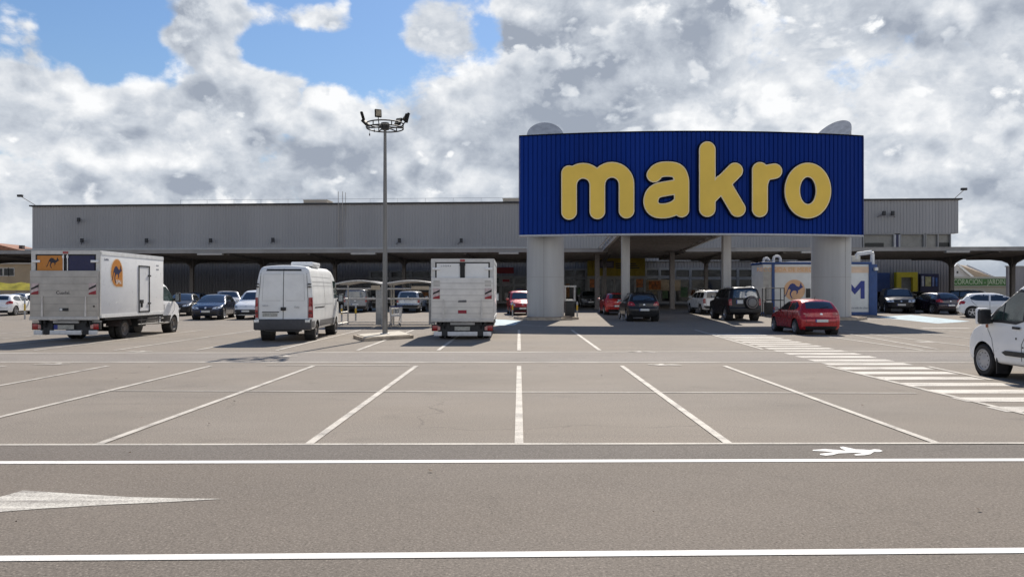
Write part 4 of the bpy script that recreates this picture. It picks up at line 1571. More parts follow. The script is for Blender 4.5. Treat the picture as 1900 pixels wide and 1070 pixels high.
def body_shell(root, sp, m, y0, name='body'):
    verts, faces = shell_mesh(sp, y0)
    bvh = BVHTree.FromPolygons(verts, faces)
    arches = [(y0 + s, sp['R'], sp['R'] + sp.get('arch_gap', .055)) for s in sp['wheels']]
    W = sp['W']
    for wy, wz, ra in arches:
        for i, v in enumerate(verts):
            if abs(v.x) > W * .36:
                d = math.hypot(v.y - wy, v.z - wz)
                if .5 * ra < d and abs(d - ra) < .034:
                    k = ra / d
                    verts[i] = Vector((v.x, wy + (v.y - wy) * k, wz + (v.z - wz) * k))
    keep = []
    for f in faces:
        c = sum((verts[i] for i in f), Vector()) / len(f)
        if any(abs(c.x) > W * .35 and math.hypot(c.y - wy, c.z - wz) < ra - .004 for wy, wz, ra in arches):
            continue
        keep.append(f)
    bm = bmesh.new()
    bv = [bm.verts.new(v) for v in verts]
    for f in keep:
        try:
            bm.faces.new([bv[i] for i in f])
        except ValueError:
            pass
    loose = [v for v in bm.verts if not v.link_faces]
    bmesh.ops.delete(bm, geom=loose, context='VERTS')
    o = bm_obj(name, bm, m, root, 48)
    # dark inner floor and wheel wells seen through the arches
    for wy, wz, ra in arches:
        for s in (-1, 1):
            mb = MB()
            mb.lathe([(ra + .01, s * W * .30), (ra + .012, s * W * .465)], 'x', 20, (0, wy, wz))
            mb.lathe([(0, s * W * .30), (ra + .01, s * W * .30)], 'x', 20, (0, wy, wz))
            mb.build('wheel_well', M_black, root)
    return bvh


def patch(root, bvh, name, poly, plane, m, off=.006, cell=.10, label=None, y0=0.0):
    """a trim piece or pane cut to an outline and laid on the shell"""
    bm = bmesh.new()
    vs = [bm.verts.new((p[0], p[1], 0)) for p in poly]
    for t_ in tessellate_polygon([[Vector((p[0], p[1], 0)) for p in poly]]):
        try:
            bm.faces.new([vs[i] for i in t_])
        except ValueError:
            pass
    for ax in (0, 1):
        lo, hi = min(p[ax] for p in poly), max(p[ax] for p in poly)
        n = int((hi - lo) / cell)
        for i in range(1, n + 1):
            co = Vector((0, 0, 0))
            co[ax] = lo + (hi - lo) * i / (n + 1)
            no = Vector((0, 0, 0))
            no[ax] = 1
            bmesh.ops.bisect_plane(bm, geom=list(bm.verts) + list(bm.edges) + list(bm.faces), plane_co=co, plane_no=no)
    for v in bm.verts:
        a, b = v.co.x, v.co.y
        if plane in 'LR':
            sg_ = -1 if plane == 'L' else 1
            org, d = Vector((sg_ * 4, a + y0, b)), Vector((-sg_, 0, 0))
        elif plane == 'B':
            org, d = Vector((a, -12, b)), Vector((0, 1, 0))
        elif plane == 'F':
            org, d = Vector((a, 14, b)), Vector((0, -1, 0))
        else:
            org, d = Vector((a, b + y0, 6)), Vector((0, 0, -1))
        hit, nrm, _, _ = bvh.ray_cast(org, d)
        ax_, lim = (0, .3) if plane in 'LR' else (1, .12) if plane in 'BF' else (2, .05)
        if hit is not None and abs(nrm[ax_]) < lim:
            hit = None
        k_ = 0
        while hit is None and k_ < 40:                  # just off the edge of the shell: step back onto it
            k_ += 1
            org = Vector((org.x, org.y * .985, org.z)) if plane in 'LR' else Vector((org.x * .975, org.y, org.z))
            hit, nrm, _, _ = bvh.ray_cast(org, d)
            if hit is not None and abs(nrm[ax_]) < lim:
                hit = None
        if hit is None:
            hit, nrm, _, _ = bvh.find_nearest(org + d * 3)
        if nrm.dot(d) > 0:
            nrm = -nrm
        v.co = hit + nrm * off
    me = bpy.data.meshes.new(name)
    bm.to_mesh(me)
    bm.free()
    me.materials.append(m)
    me.shade_smooth()
    o = bpy.data.objects.new(name, me)
    if label:
        o['label'] = label
    return link(o, root)


def mir(poly):
    return [(-x, z) for x, z in poly][::-1]


def wheel(root, x, y, R_, w, style='alloy', z=None):
    o = 1 if x > 0 else -1
    z = R_ if z is None else z
    c = (x, y, z)
    a = w / 2
    ty = MB().lathe([(R_ * .60, -a * .9), (R_ * .72, -a), (R_ * .9, -a), (R_ * .985, -a * .72), (R_, -a * .5), (R_, a * .5), (R_ * .985, a * .72), (R_ * .9, a), (R_ * .72, a), (R_ * .60, a * .9)], 'x', 32, c).build('wheel', M_rubber, root, 40)
    MB().lathe([(0, o * a * .35), (R_ * .64, o * a * .35)], 'x', 20, c).build('hub_back', M_black, ty)
    mb = MB()
    mb.lathe([(R_ * .58, o * a * .3), (R_ * .58, o * a * .75), (R_ * .62, o * a * .98), (R_ * .665, o * a * .98), (R_ * .66, o * a * .7)], 'x', 32, c)
    if style == 'cap':
        mb.lathe([(0, o * a * .86), (R_ * .16, o * a * .84), (R_ * .42, o * a * .70), (R_ * .58, o * a * .80)], 'x', 28, c)
    elif style == 'steel':
        mb.lathe([(0, o * a * .9), (R_ * .2, o * a * .88), (R_ * .24, o * a * .4), (R_ * .5, o * a * .45), (R_ * .58, o * a * .6)], 'x', 24, c)
    else:
        n = 5 if style == 'alloy' else 7
        for i in range(n):
            t_ = 2 * math.pi * i / n + .3
            cs, sn = math.cos(t_), math.sin(t_)
            px_, pz_ = -sn, cs
            hw = R_ * .085
            p0, p1 = R_ * .10, R_ * .61
            vs = []
            for xx in (.60, .86):
                for rr_, k in ((p0, 1.25), (p1, .9)):
                    for sd_ in (-1, 1):
                        vs.append((x + o * a * xx, y + cs * rr_ + px_ * hw * k * sd_, z + sn * rr_ + pz_ * hw * k * sd_))
            mb.add(vs, [(0, 1, 3, 2), (4, 6, 7, 5), (0, 4, 5, 1), (2, 3, 7, 6), (0, 2, 6, 4), (1, 5, 7, 3)])
        mb.lathe([(0, o * a * .9), (R_ * .15, o * a * .88), (R_ * .17, o * a * .5)], 'x', 20, c)
    mb.build('rim', M_hubcap if style == 'cap' else mat('dusty_steel_rim', (.15, .135, .125), .6, .2, var=.2) if style == 'steel' else M_rim, ty, 35)
    if style == 'cap':
        mb = MB()
        for i in range(10):
            t_ = 2 * math.pi * i / 10
            mb.lathe([(0, o * a * .83), (R_ * .045, o * a * .83)], 'x', 8, (x, y + math.cos(t_) * R_ * .46, z + math.sin(t_) * R_ * .46))
        mb.build('cap_hole', M_black, ty)
    return ty


def mirror(root, x, y, z, m, size=(.20, .12, .14)):
    o = 1 if x > 0 else -1
    b = MB().box(x - size[0] / 2, x + size[0] / 2, y - size[1] / 2, y + size[1] / 2, z - size[2] / 2, z + size[2] / 2).build('mirror', m, root, bevel=.035)
    MB().box(x - size[0] * .38, x + size[0] * .38, y - size[1] / 2 - .004, y - size[1] / 2 + .002, z - size[2] * .36, z + size[2] * .36).build('mirror_glass', mat('mirror_glass', (.3, .33, .36), .06, .6), b)
    MB().box(min(x - o * size[0], x), max(x - o * size[0], x), y - .03, y + .03, z - size[2] * .4, z - size[2] * .1).build('mirror_arm', M_black, b)


def plate(root, bvh, x, z, plane, y0=0, w=.52, h=.11, text='0000 XXX'):
    p = patch(root, bvh, 'number_plate', [(x - w / 2, z - h / 2), (x + w / 2, z - h / 2), (x + w / 2, z + h / 2), (x - w / 2, z + h / 2)], plane, M_plate, .016)
    patch(p, bvh, 'blue_band', [(x - w / 2, z - h / 2), (x - w / 2 + .045, z - h / 2), (x - w / 2 + .045, z + h / 2), (x - w / 2, z + h / 2)] if plane == 'B' else [(x + w / 2 - .045, z - h / 2), (x + w / 2, z - h / 2), (x + w / 2, z + h / 2), (x + w / 2 - .045, z + h / 2)], plane, M_eu, .018)
    return p


def scaled(tab, k):
    return [(a * k[0], b * k[1]) for a, b in tab]


def fit(base, L, W, H):
    """scale a template's tables to another length, width and height"""
    kl, kw, kh = L / base['L'], W / base['W'], H / base['H']
    sp = dict(base)
    sp.update(L=L, W=W, H=H, zb=base['zb'] * kh)
    sp['top'] = [(s * kl, z * kh) for s, z in base['top']]
    sp['rear'] = [(z * kh, s * kl) for z, s in base['rear']]
    sp['front'] = [(z * kh, s * kl) for z, s in base['front']]
    sp['plan'] = [(s * kl, f) for s, f in base['plan']]
    sp['sect'] = [(z * kh, f) for z, f in base['sect']]
    sp['wheels'] = [s * kl for s in base['wheels']]
    sp['R'] = base['R'] * (kh + kl) / 2
    for k in ('side', 'side_trim', 'seams', 'handles', 'side_lamp_rear', 'side_lamp_front'):
        sp[k] = [[(s * kl, z * kh) for s, z in p] for p in base.get(k, [])]
    for k in ('screen', 'rear_glass', 'tail', 'head', 'grille', 'rear_trim', 'front_trim', 'fog', 'tailgate'):
        sp[k] = [[(x * kw, z * kh) for x, z in p] for p in base.get(k, [])]
    for k in ('plate_r', 'plate_f'):
        if k in base:
            sp[k] = base[k] * kh
    for k in ('mirror', 'emblem_r', 'emblem_f'):
        if k in base:
            a = base[k]
            sp[k] = (a[0] * kw, a[1] * kl, a[2] * kh)
    return sp


HATCH = dict(L=4.06, W=1.78, H=1.46, zb=.20, R=.315, wheels=(.72, 3.27),
             top=[(.40, 1.37), (.6, 1.415), (1.2, 1.455), (1.75, 1.445), (2.05, 1.385), (2.35, 1.26), (2.86, .985), (3.0, .945), (3.5, .875), (3.8, .79), (4.0, .68)],
             rear=[(.2, .10), (.34, .02), (.55, .0), (.66, .015), (.70, .05), (.92, .10), (1.0, .14), (1.34, .42), (1.46, .62)],
             front=[(.2, .10), (.34, .02), (.55, .0), (.66, .05), (.75, .16)],
             plan=[(0, .80), (.12, .90), (.4, .97), (.9, 1.0), (2.9, .995), (3.5, .955), (3.85, .87), (4.06, .74)],
             sect=[(.2, .93), (.32, .975), (.5, .99), (.70, 1.0), (.80, .985), (.93, .955), (1.0, .925), (1.36, .725), (1.46, .62)],
             side=[[(2.74, .99), (2.46, 1.15), (2.13, 1.29), (1.85, 1.34), (1.58, 1.355), (1.56, .985)], [(1.47, .985), (1.49, 1.357), (1.2, 1.355), (.86, 1.31), (.60, 1.17), (.66, 1.06), (.9, 1.0)]],
             seams=[[(2.62, .34), (2.72, .6), (2.72, .97)], [(1.52, .30), (1.52, .97)], [(.98, .62), (.78, .85), (.66, 1.02)], [(1.05, .27), (2.65, .27)]],
             handles=[[(1.62, .80), (1.82, .81), (1.82, .845), (1.62, .835)], [(.92, .84), (1.10, .845), (1.10, .88), (.92, .875)]],
             side_trim=[[(1.12, .205), (2.86, .205), (2.86, .265), (1.12, .265)]],
             screen=[[(-.66, 1.0), (.66, 1.0), (.55, 1.36), (.3, 1.385), (-.3, 1.385), (-.55, 1.36)]],
             rear_glass=[[(-.57, 1.06), (.57, 1.06), (.52, 1.32), (.3, 1.345), (-.3, 1.345), (-.52, 1.32)]],
             tail=[[(.46, .80), (.60, .77), (.86, .80), (.84, .97), (.70, 1.0), (.56, .94)]],
             side_lamp_rear=[[(.10, .80), (.30, .84), (.42, .93), (.20, .985), (.08, .96)]],
             side_lamp_front=[[(3.90, .62), (3.62, .70), (3.50, .775), (3.72, .76), (3.92, .70)]],
             head=[[(.36, .60), (.62, .60), (.80, .66), (.80, .76), (.62, .735), (.40, .68)]],
             grille=[[(-.34, .56), (.34, .56), (.37, .68), (-.37, .68)], [(-.55, .28), (.55, .28), (.62, .44), (-.62, .44)]],
             fog=[[(.64, .34), (.80, .36), (.80, .48), (.68, .46)]],
             rear_trim=[[(-.60, .22), (.60, .22), (.66, .36), (-.66, .36)]], front_trim=[],
             tailgate=[[(-.62, .52), (-.58, .78)], [(-.62, .52), (.62, .52)], [(.62, .52), (.58, .78)]],
             plate_r=.58, plate_f=.47, mirror=(.98, 2.62, 1.02), emblem_r=(0, 0, .84), emblem_f=(0, 0, .66))

SUV = dict(L=4.75, W=1.88, H=1.88, zb=.34, R=.385, wheels=(.92, 3.70),
           top=[(.18, 1.78), (.35, 1.86), (1.6, 1.88), (2.5, 1.85), (2.75, 1.78), (3.25, 1.28), (3.4, 1.20), (4.2, 1.13), (4.55, 1.02), (4.75, .86)],
           rear=[(.34, .10), (.5, .02), (.68, .0), (.74, .05), (1.2, .09), (1.75, .22), (1.88, .30)],
           front=[(.34, .12), (.5, .02), (.8, .02), (1.0, .08)],
           plan=[(0, .87), (.15, .95), (.5, .99), (1.0, 1), (3.3, 1), (4.2, .96), (4.75, .80)],
           sect=[(.34, .95), (.5, .99), (.9, 1.0), (1.15, .985), (1.25, .96), (1.75, .82), (1.88, .74)],
           side=[[(3.1, 1.27), (2.86, 1.5), (2.62, 1.68), (2.02, 1.73), (2.0, 1.26)], [(1.9, 1.26), (1.92, 1.735), (1.16, 1.735), (1.14, 1.27)], [(1.04, 1.27), (1.06, 1.73), (.5, 1.69), (.36, 1.6), (.34, 1.28)]],
           seams=[[(3.02, .5), (3.1, .8), (3.1, 1.24)], [(1.95, .48), (1.95, 1.25)], [(1.3, .75), (1.1, 1.0), (1.08, 1.25)]],
           handles=[[(2.06, 1.08), (2.28, 1.085), (2.28, 1.125), (2.06, 1.12)], [(1.2, 1.10), (1.4, 1.105), (1.4, 1.145), (1.2, 1.14)]],
           side_trim=[[(1.42, .35), (3.2, .35), (3.2, .50), (1.42, .50)]],
           screen=[[(-.72, 1.30), (.72, 1.30), (.62, 1.76), (-.62, 1.76)]],
           rear_glass=[[(-.68, 1.27), (.68, 1.27), (.60, 1.70), (.4, 1.73), (-.4, 1.73), (-.60, 1.70)]],
           tail=[[(.74, .86), (.92, .86), (.91, 1.22), (.76, 1.22)]],
           side_lamp_rear=[[(.05, .88), (.16, .9), (.16, 1.2), (.08, 1.2)]],
           side_lamp_front=[[(4.6, .80), (4.30, .86), (4.26, 1.0), (4.5, .98)]],
           head=[[(.42, .80), (.80, .82), (.82, .98), (.46, .96)]],
           grille=[[(-.36, .76), (.36, .76), (.38, .98), (-.38, .98)], [(-.55, .42), (.55, .42), (.6, .58), (-.6, .58)]],
           fog=[[(.66, .48), (.82, .5), (.82, .6), (.68, .6)]], rear_trim=[[(-.86, .46), (.86, .46), (.86, .66), (-.86, .66)]], front_trim=[],
           tailgate=[[(-.70, .70), (-.72, 1.24)], [(.70, .70), (.72, 1.24)]],
           plate_r=1.05, plate_f=.62, mirror=(1.04, 3.05, 1.32), emblem_f=(0, 0, .87))

SMALLVAN = dict(L=4.4, W=1.82, H=1.82, zb=.22, R=.325, wheels=(.75, 3.45),
                top=[(.06, 1.76), (.3, 1.81), (1.6, 1.83), (2.45, 1.80), (2.75, 1.70), (3.35, 1.18), (3.5, 1.10), (3.95, .99), (4.25, .86), (4.4, .72)],
                rear=[(.22, .06), (.5, .0), (.9, .03), (1.83, .12)], front=[(.22, .12), (.4, .02), (.6, .02), (.8, .12)],
                plan=[(0, .93), (.15, .98), (.5, 1), (3.3, 1), (3.9, .94), (4.4, .74)],
                sect=[(.22, .94), (.4, .99), (.8, 1.0), (1.1, .975), (1.75, .82), (1.83, .74)],
                side=[[(3.22, 1.14), (2.9, 1.42), (2.62, 1.60), (2.1, 1.64), (2.08, 1.12)], [(1.98, 1.12), (2.0, 1.64), (1.3, 1.64), (1.3, 1.12)]],
                seams=[[(3.1, .4), (3.18, 1.1)], [(2.03, .36), (2.03, 1.1)], [(.9, .75), (.9, 1.6)]],
                handles=[[(2.12, .95), (2.32, .955), (2.32, 1.0), (2.12, .995)]],
                side_trim=[[(1.15, .225), (3.05, .225), (3.05, .34), (1.15, .34)]],
                screen=[[(-.70, 1.20), (.70, 1.20), (.60, 1.66), (-.60, 1.66)]], rear_glass=[[(-.6, 1.12), (.6, 1.12), (.55, 1.6), (-.55, 1.6)]],
                tail=[[(.74, .8), (.88, .8), (.86, 1.2), (.76, 1.2)]], side_lamp_rear=[], side_lamp_front=[[(4.26, .66), (3.98, .78), (3.92, .90), (4.14, .86)]],
                head=[[(.50, .68), (.78, .72), (.80, .88), (.56, .82)]],
                grille=[[(-.62, .36), (.62, .36), (.66, .60), (-.66, .60)]], fog=[[(.66, .36), (.8, .38), (.8, .5), (.68, .48)]],
                rear_trim=[[(-.8, .25), (.8, .25), (.8, .48), (-.8, .48)]], front_trim=[[(-.80, .23), (.80, .23), (.82, .56), (-.82, .56)]],
                tailgate=[[(0, .5), (0, 1.7)]], plate_r=.62, plate_f=.50, mirror=(1.02, 3.15, 1.16), emblem_f=(0, 0, .80))


def seam_poly(pts, w=.016):
    """thin closed outline along a polyline"""
    l, r_ = [], []
    for i, p in enumerate(pts):
        a = Vector(pts[max(0, i - 1)])
        b = Vector(pts[min(len(pts) - 1, i + 1)])
        d = (b - a).normalized()
        n = Vector((-d.y, d.x)) * w / 2
        l.append((p[0] + n.x, p[1] + n.y))
        r_.append((p[0] - n.x, p[1] - n.y))
    return l + r_[::-1]


M_seam = mat('panel_gap', (.03, .03, .03), .8)


def car(sp, name, label, cat, m, x, yc, rz=0.0, group=None, scale=1.0, wheels='alloy', lamp=None, trim=None, glass=None, mirror_m=None, roof_m=None, rails=False, spare=False, aerial=True, plates=True, arch_trim=False, z=None):
    L, W = sp['L'], sp['W']
    y0 = -L / 2
    root = thing(name, label, cat, (x, yc, gz(yc) if z is None else z), rz, group, scale)
    bvh = body_shell(root, sp, m, y0)
    gl, trim = glass or M_glass, trim or M_black
    for s in (0, 1):
        pln = 'LR'[s]
        for p in sp['side']:
            patch(root, bvh, 'side_window', p, pln, gl, .006, y0=y0)
        for p in sp['side_trim']:
            patch(root, bvh, 'sill_trim', p, pln, trim, .010, y0=y0)
        for p in sp['seams']:
            patch(root, bvh, 'door_gap', seam_poly(p), pln, M_seam, .004, cell=.12, y0=y0)
        for p in sp['handles']:
            patch(root, bvh, 'door_handle', p, pln, trim if lamp == 'work' else m, .028, y0=y0)
        for p in sp['side_lamp_rear']:
            patch(root, bvh, 'tail_lamp_side', p, pln, M_red, .007, cell=.05, y0=y0)
        for p in sp['side_lamp_front']:
            patch(root, bvh, 'headlight_side', p, pln, M_clear, .007, cell=.05, y0=y0)
        f = (lambda q: q) if s else mir
        for p in sp['tail']:
            t_ = patch(root, bvh, 'tail_lamp', f(p), 'B', M_red, .008, cell=.05)
            cx2 = sum(q[0] for q in p) / len(p)
            cz2 = sum(q[1] for q in p) / len(p)
            patch(t_, bvh, 'reversing_lens', f([(cx2 - .05, cz2 - .035), (cx2 + .03, cz2 - .035), (cx2 + .03, cz2 + .0), (cx2 - .05, cz2 + .0)]), 'B', mat('pink_lens', (.48, .25, .22), .25), .012, cell=.05)
        for p in sp['head']:
            h_ = patch(root, bvh, 'headlight', f(p), 'F', M_clear, .008, cell=.05)
            cx2 = sum(q[0] for q in p) / len(p)
            cz2 = sum(q[1] for q in p) / len(p)
            patch(h_, bvh, 'lamp_inner', f([(cx2 + .05 * math.cos(a), cz2 + .042 * math.sin(a)) for a in [k * .785 for k in range(8)]]), 'F', M_black, .010, cell=.06)
        for p in sp['fog']:
            patch(root, bvh, 'fog_lamp_recess', f(p), 'F', M_black, .007, cell=.06)
        mx, my, mz = sp['mirror']
        mirror(root, mx * (1 if s else -1), y0 + my, mz, mirror_m or m)
        for k, wy in enumerate(sp['wheels']):
            wheel(root, (W / 2 - .125) * (1 if s else -1), y0 + wy, sp['R'], .215 if W > 1.7 else .2, wheels)
        if arch_trim:
            mb = MB()
            for wy in sp['wheels']:
                ra = sp['R'] + .055
                pts = [(y0 + wy + (ra + .0) * math.cos(a), sp['R'] + ra * math.sin(a)) for a in [math.pi * k / 18 for k in range(-2, 21)]]
                o_ = 1 if s else -1
                for (ya, za), (yb, zb_) in zip(pts, pts[1:]):
                    mb.bar((o_ * (W / 2 - .015), ya, za), (o_ * (W / 2 - .015), yb, zb_), .035, 6)
            mb.build('arch_trim', trim, root, 60)
    for p in sp['screen']:
        patch(root, bvh, 'windscreen', p, 'F', gl, .006)
        w_ = MB()
        for x0_, x1_ in ((-.55, -.02), (.05, .6)):
            pass
    for p in sp['rear_glass']:
        rg = patch(root, bvh, 'rear_window', p, 'B', gl, .006)
        z0_ = min(q[1] for q in p)
        patch(rg, bvh, 'wiper', seam_poly([(0, z0_ + .015), (.15, z0_ + .045), (.38, z0_ + .07)], .02), 'B', M_black, .02, cell=.1)
    for p in sp['grille']:
        patch(root, bvh, 'grille', p, 'F', M_black, .007)
    for p in sp['rear_trim']:
        patch(root, bvh, 'rear_valance', p, 'B', trim, .008)
    for p in sp['front_trim']:
        patch(root, bvh, 'front_bumper', p, 'F', trim, .006)
    for p in sp['tailgate']:
        patch(root, bvh, 'tailgate_gap', seam_poly(p, .014), 'B', M_seam, .004, cell=.12)
    patch(root, bvh, 'rear_badge', [(-.05, sp['plate_r'] + .24), (.05, sp['plate_r'] + .24), (.06, sp['plate_r'] + .29), (0, sp['plate_r'] + .32), (-.06, sp['plate_r'] + .29)], 'B', M_alu2, .014, cell=.06)
    if plates:
        if spare:
            plate(root, bvh, -.33, sp['plate_r'], 'B', w=.36, h=.20)
        else:
            plate(root, bvh, 0, sp['plate_r'], 'B')
        plate(root, bvh, 0, sp['plate_f'], 'F')
    if 'emblem_f' in sp:
        z_ = sp['emblem_f'][2]
        patch(root, bvh, 'front_badge', [(.06 * math.cos(a), z_ + .05 * math.sin(a)) for a in [k * .6 for k in range(10)]], 'F', M_alu2, .012, cell=.06)
    H = sp['H']
    if rails:
        for s in (-1, 1):
            mb = MB()
            xx = s * W * .345
            a, b = y0 + L * .14, y0 + L * .52
            n = 6
            pts = []
            for i in range(n + 1):
                yy = a + (b - a) * i / n
                h, _, _, _ = bvh.ray_cast(Vector((xx, yy, 6)), Vector((0, 0, -1)))
                pts.append(Vector((xx, yy, (h.z if h else H) + (.05 if 0 < i < n else .0))))
            mb.tube(pts, .018, 6)
            mb.build('roof_rail', M_alu2 if rails == 'alu' else M_black, root, 60)
    if aerial:
        h, _, _, _ = bvh.ray_cast(Vector((0, y0 + L * .2, 6)), Vector((0, 0, -1)))
        if h:
            MB().bar(h, h + Vector((0, -.10, .14)), .012, 5, .006).build('aerial', M_black, root)
    if spare:
        c = (.30, y0 - .02, 1.02)
        sw = MB().lathe([(0, -.13), (.26, -.13), (.33, -.11), (.365, -.03), (.365, .05), (.3, .12), (0, .12)], 'y', 32, c).build('spare_wheel', M_rubber, root, 40)
        MB().lathe([(0, -.15), (.15, -.15), (.22, -.135), (.24, -.125)], 'y', 24, c).build('cover', mat('spare_cover_grey', (.17, .165, .16), .5), sw, 40)
        MB().lathe([(.27, -.135), (.33, -.118)], 'y', 32, c).build('cover_ring', M_beam, sw, 40)
    return root, bvh, y0


# ------------------------------------------------------------------ box trucks
CAB = dict(L=2.35, W=2.02, H=2.28, zb=.42, R=.37, wheels=(1.42,), round=.08, res=(48, 30, 18), bow_r=.0, bow_f=.12,
           top=[(0, 2.24), (.4, 2.28), (.8, 2.2), (1.0, 2.08), (1.6, 1.42), (1.75, 1.34), (2.15, 1.14), (2.3, 1.0)],
           rear=[(.4, 0), (2.3, 0)], front=[(.42, .06), (.6, 0), (.9, .02), (1.1, .1)],
           plan=[(0, 1), (1.4, .99), (1.9, .95), (2.35, .80)], sect=[(.42, .98), (.8, 1.0), (1.3, .985), (2.1, .83), (2.28, .76)])


def box_truck(name, label, x, yrear, box, wrear, rz=0.0, logo=False):
    """box: width, length, floor z, top z"""
    bw, bl, z0, z1 = box
    t = thing(name, label, 'truck', (x, yrear, 0), rz, None)
    hw = bw / 2
    M_box = M_wpaint
    MB().box(-hw, hw, .0, bl, z0, z1).build('cargo_box', M_box, t, bevel=.03)
    for s in (-1, 1):
        for za, zb in ((z1 - .14, z1 - .01), (z0, z0 + .12)):
            MB().box(min(s * hw, s * (hw + .012)), max(s * hw, s * (hw + .012)), .02, bl - .02, za, zb).build('box_rail', mat('box_rail_white', (.72, .72, .70), .4), t)
    # rear frame
    zt = z1 - .13
    zl = z1 - .72                                      # top of the raised lift platform
    mb = MB()
    mb.box(-hw, -hw + .15, -.05, 0, z0, z1 - .001).box(hw - .15, hw, -.05, 0, z0, z1 - .001).box(-hw + .15, hw - .15, -.05, 0, zt, z1 - .001)
    mb.build('rear_frame', mat('frame_dusty_white', (.55, .54, .51), .5), t)
    MB().box(-.09, .09, -.075, -.05, zt + .02, zt + .1).build('marker_lamp', M_red, t)
    mats = (M_orange, M_navyv) if logo else (M_wpaint2, M_wpaint2)
    MB().box(-hw + .15, hw - .15, -.02, -.005, zl - .2, zt).build('door_gasket', M_black, t)
    for s in (-1, 1):
        a, b = (-hw + .21, -.09) if s < 0 else (.09, hw - .21)
        d = MB().box(a, b, -.045, -.02, zl - .15, zt - .05).build('rear_door', mats[0 if s < 0 else 1], t)
        if logo and s < 0:
            mb = MB()
            kangaroo(mb, -.70, zl + .10, .46, -.052, -.0455)
            mb.build('kangaroo', mat('dark_kangaroo', (.012, .012, .025), .5), d)
        MB().bar((s * .075, -.07, zl - .2), (s * .075, -.07, zt), .018, 8).box(s * .075 - .03, s * .075 + .03, -.09, -.05, zt - .14, zt - .05).build('lock_rod', M_alu2 if logo else M_black, d)
        e0, e1 = sorted((s * (hw - .05), s * (hw - .33)))
        MB().box(e0, e1, -.085, -.052, zt - .3, zt - .21).build('hinge', M_alu2, d, bevel=.012)
    if not logo:
        lettering('lettering', 'L O D R A', .085, M_navyv, t, face_back(-.62, -.048, zt - .15))
    # tail lift folded up
    w2 = hw - .02
    lf = MB().box(-w2, w2, -.16, -.075, z0 + .02, zl).build('tail_lift', mat('worn_lift_aluminium', (.44, .41, .365), .6, .2, var=.1, scale=2) if logo else M_alu, t, bevel=.012)
    mb = MB()
    n = 7
    for i in range(1, n):
        z = z0 + .02 + (zl - z0) * i / n
        mb.box(-w2 + .02, w2 - .02, -.166, -.16, z - .006, z + .006)
    mb.build('plank_joint', mat('lift_joint', (.30, .28, .255), .7), lf)
    MB().box(-w2 - .01, w2 + .01, -.19, -.07, z0 - .07, z0 + .04).build('lift_edge', mat('lift_edge_alu', (.50, .48, .45), .5, .3), lf, bevel=.01)
    for s in (-1, 1):
        ax = s * (hw - .46)
        MB().prism([(ax - .03, z0 + .05), (ax + .045, z0 + .05), (ax + .03, z0 + .78), (ax - .0, z0 + .78)], 'y', -.20, -.167).build('lift_arm', mat('lift_arm_alu', (.60, .57, .53), .5, .2), lf)
        # red, white and black warning board
        wx0, wx1 = sorted((s * (hw - .08), s * (hw - .34)))
        wz0 = z0 + (zl - z0) * .50
        wz1 = wz0 + .40
        wb = MB().box(wx0, wx1, -.178, -.166, wz0, wz1).build('warning_board', mat('board_white_pink', (.50, .40, .39), .5, var=.2, scale=10), lf)
        MB().prism([(wx0, wz0), (wx1, wz0), (wx1, wz0 + .14), (wx0 + .10, wz0 + .09), (wx0, wz0 + .05)], 'y', -.185, -.179).build('red_band', mat('board_red', (.27, .015, .025), .5, var=.2), wb)
        MB().prism([(wx0, wz0 + .16), (wx1, wz0 + .27), (wx1, wz0 + .35), (wx0, wz0 + .22)], 'y', -.185, -.179).build('black_band', M_black, wb)
    if logo:
        lettering('lettering', 'Cuadal.', .17, mat('lift_letter_grey', (.06, .06, .065), .6), lf, face_back(-.02, -.168, z0 + .90))
        MB().box(-.16, .17, -.172, -.166, z0 + .25, z0 + .36).build('serial_plate', M_black, lf)
        MB().box(-.15, -.05, -.176, -.172, z0 + .26, z0 + .35).build('serial_label', M_plate, lf)
        MB().lathe([(0, -.185), (.03, -.185), (.03, -.16)], 'y', 12, (hw - .16, 0, z0 + .42)).build('latch', M_black, lf)
    else:
        MB().prism([(-.16, z0 + .66), (.15, z0 + .66), (.17, z0 + .70), (.15, z0 + .75), (-.15, z0 + .72)], 'y', -.174, -.166).build('maker_mark', mat('maker_mark_grey', (.16, .16, .16), .6), lf)
        lettering('lettering', 'DAUTEL', .075, mat('lift_letter_grey', (.06, .06, .065), .6), lf, face_back(0, -.176, z0 + .715))
        MB().box(-.16, .16, -.172, -.166, z0 + .25, z0 + .37).build('serial_plate', mat('serial_plate_red', (.28, .012, .03), .5), lf)
        for s in (-1, 1):
            mb = MB()
            for k in range(5):
                mb.box(min(s * (hw - .1), s * (hw - .34)), max(s * (hw - .1), s * (hw - .34)), -.167, -.16, zl - .12 - k * .05, zl - .10 - k * .05)
            mb.build('tread_plate', mat('lift_joint', (.30, .28, .255), .7), lf)
    # underrun, lamps, number plate
    ch = MB()
    ch.box(-.48, -.36, .1, bl + 1.9, z0 - .28, z0 - .09).box(.36, .48, .1, bl + 1.9, z0 - .28, z0 - .09)
    ch.box(-.9, .9, .05, .30, z0 - .42, z0 - .10).box(-hw + .1, hw - .1, .6, .72, z0 - .10, z0).box(-hw + .1, hw - .1, 2.2, 2.32, z0 - .10, z0)
    ch.box(-hw + .02, -hw + .10, .3, bl, z0 - .10, z0).box(hw - .10, hw - .02, .3, bl, z0 - .10, z0)
    ch.box(-.30, .30, 1.0, 1.9, .38, z0 - .2)
    ch.bar((-.8, wrear, .37), (.8, wrear, .37), .09, 10)
    ch.box(hw - .5, hw - .1, 1.9 + wrear * .5, 2.9 + wrear * .3, .42, z0 - .12)
    ch.build('chassis', M_black, t)
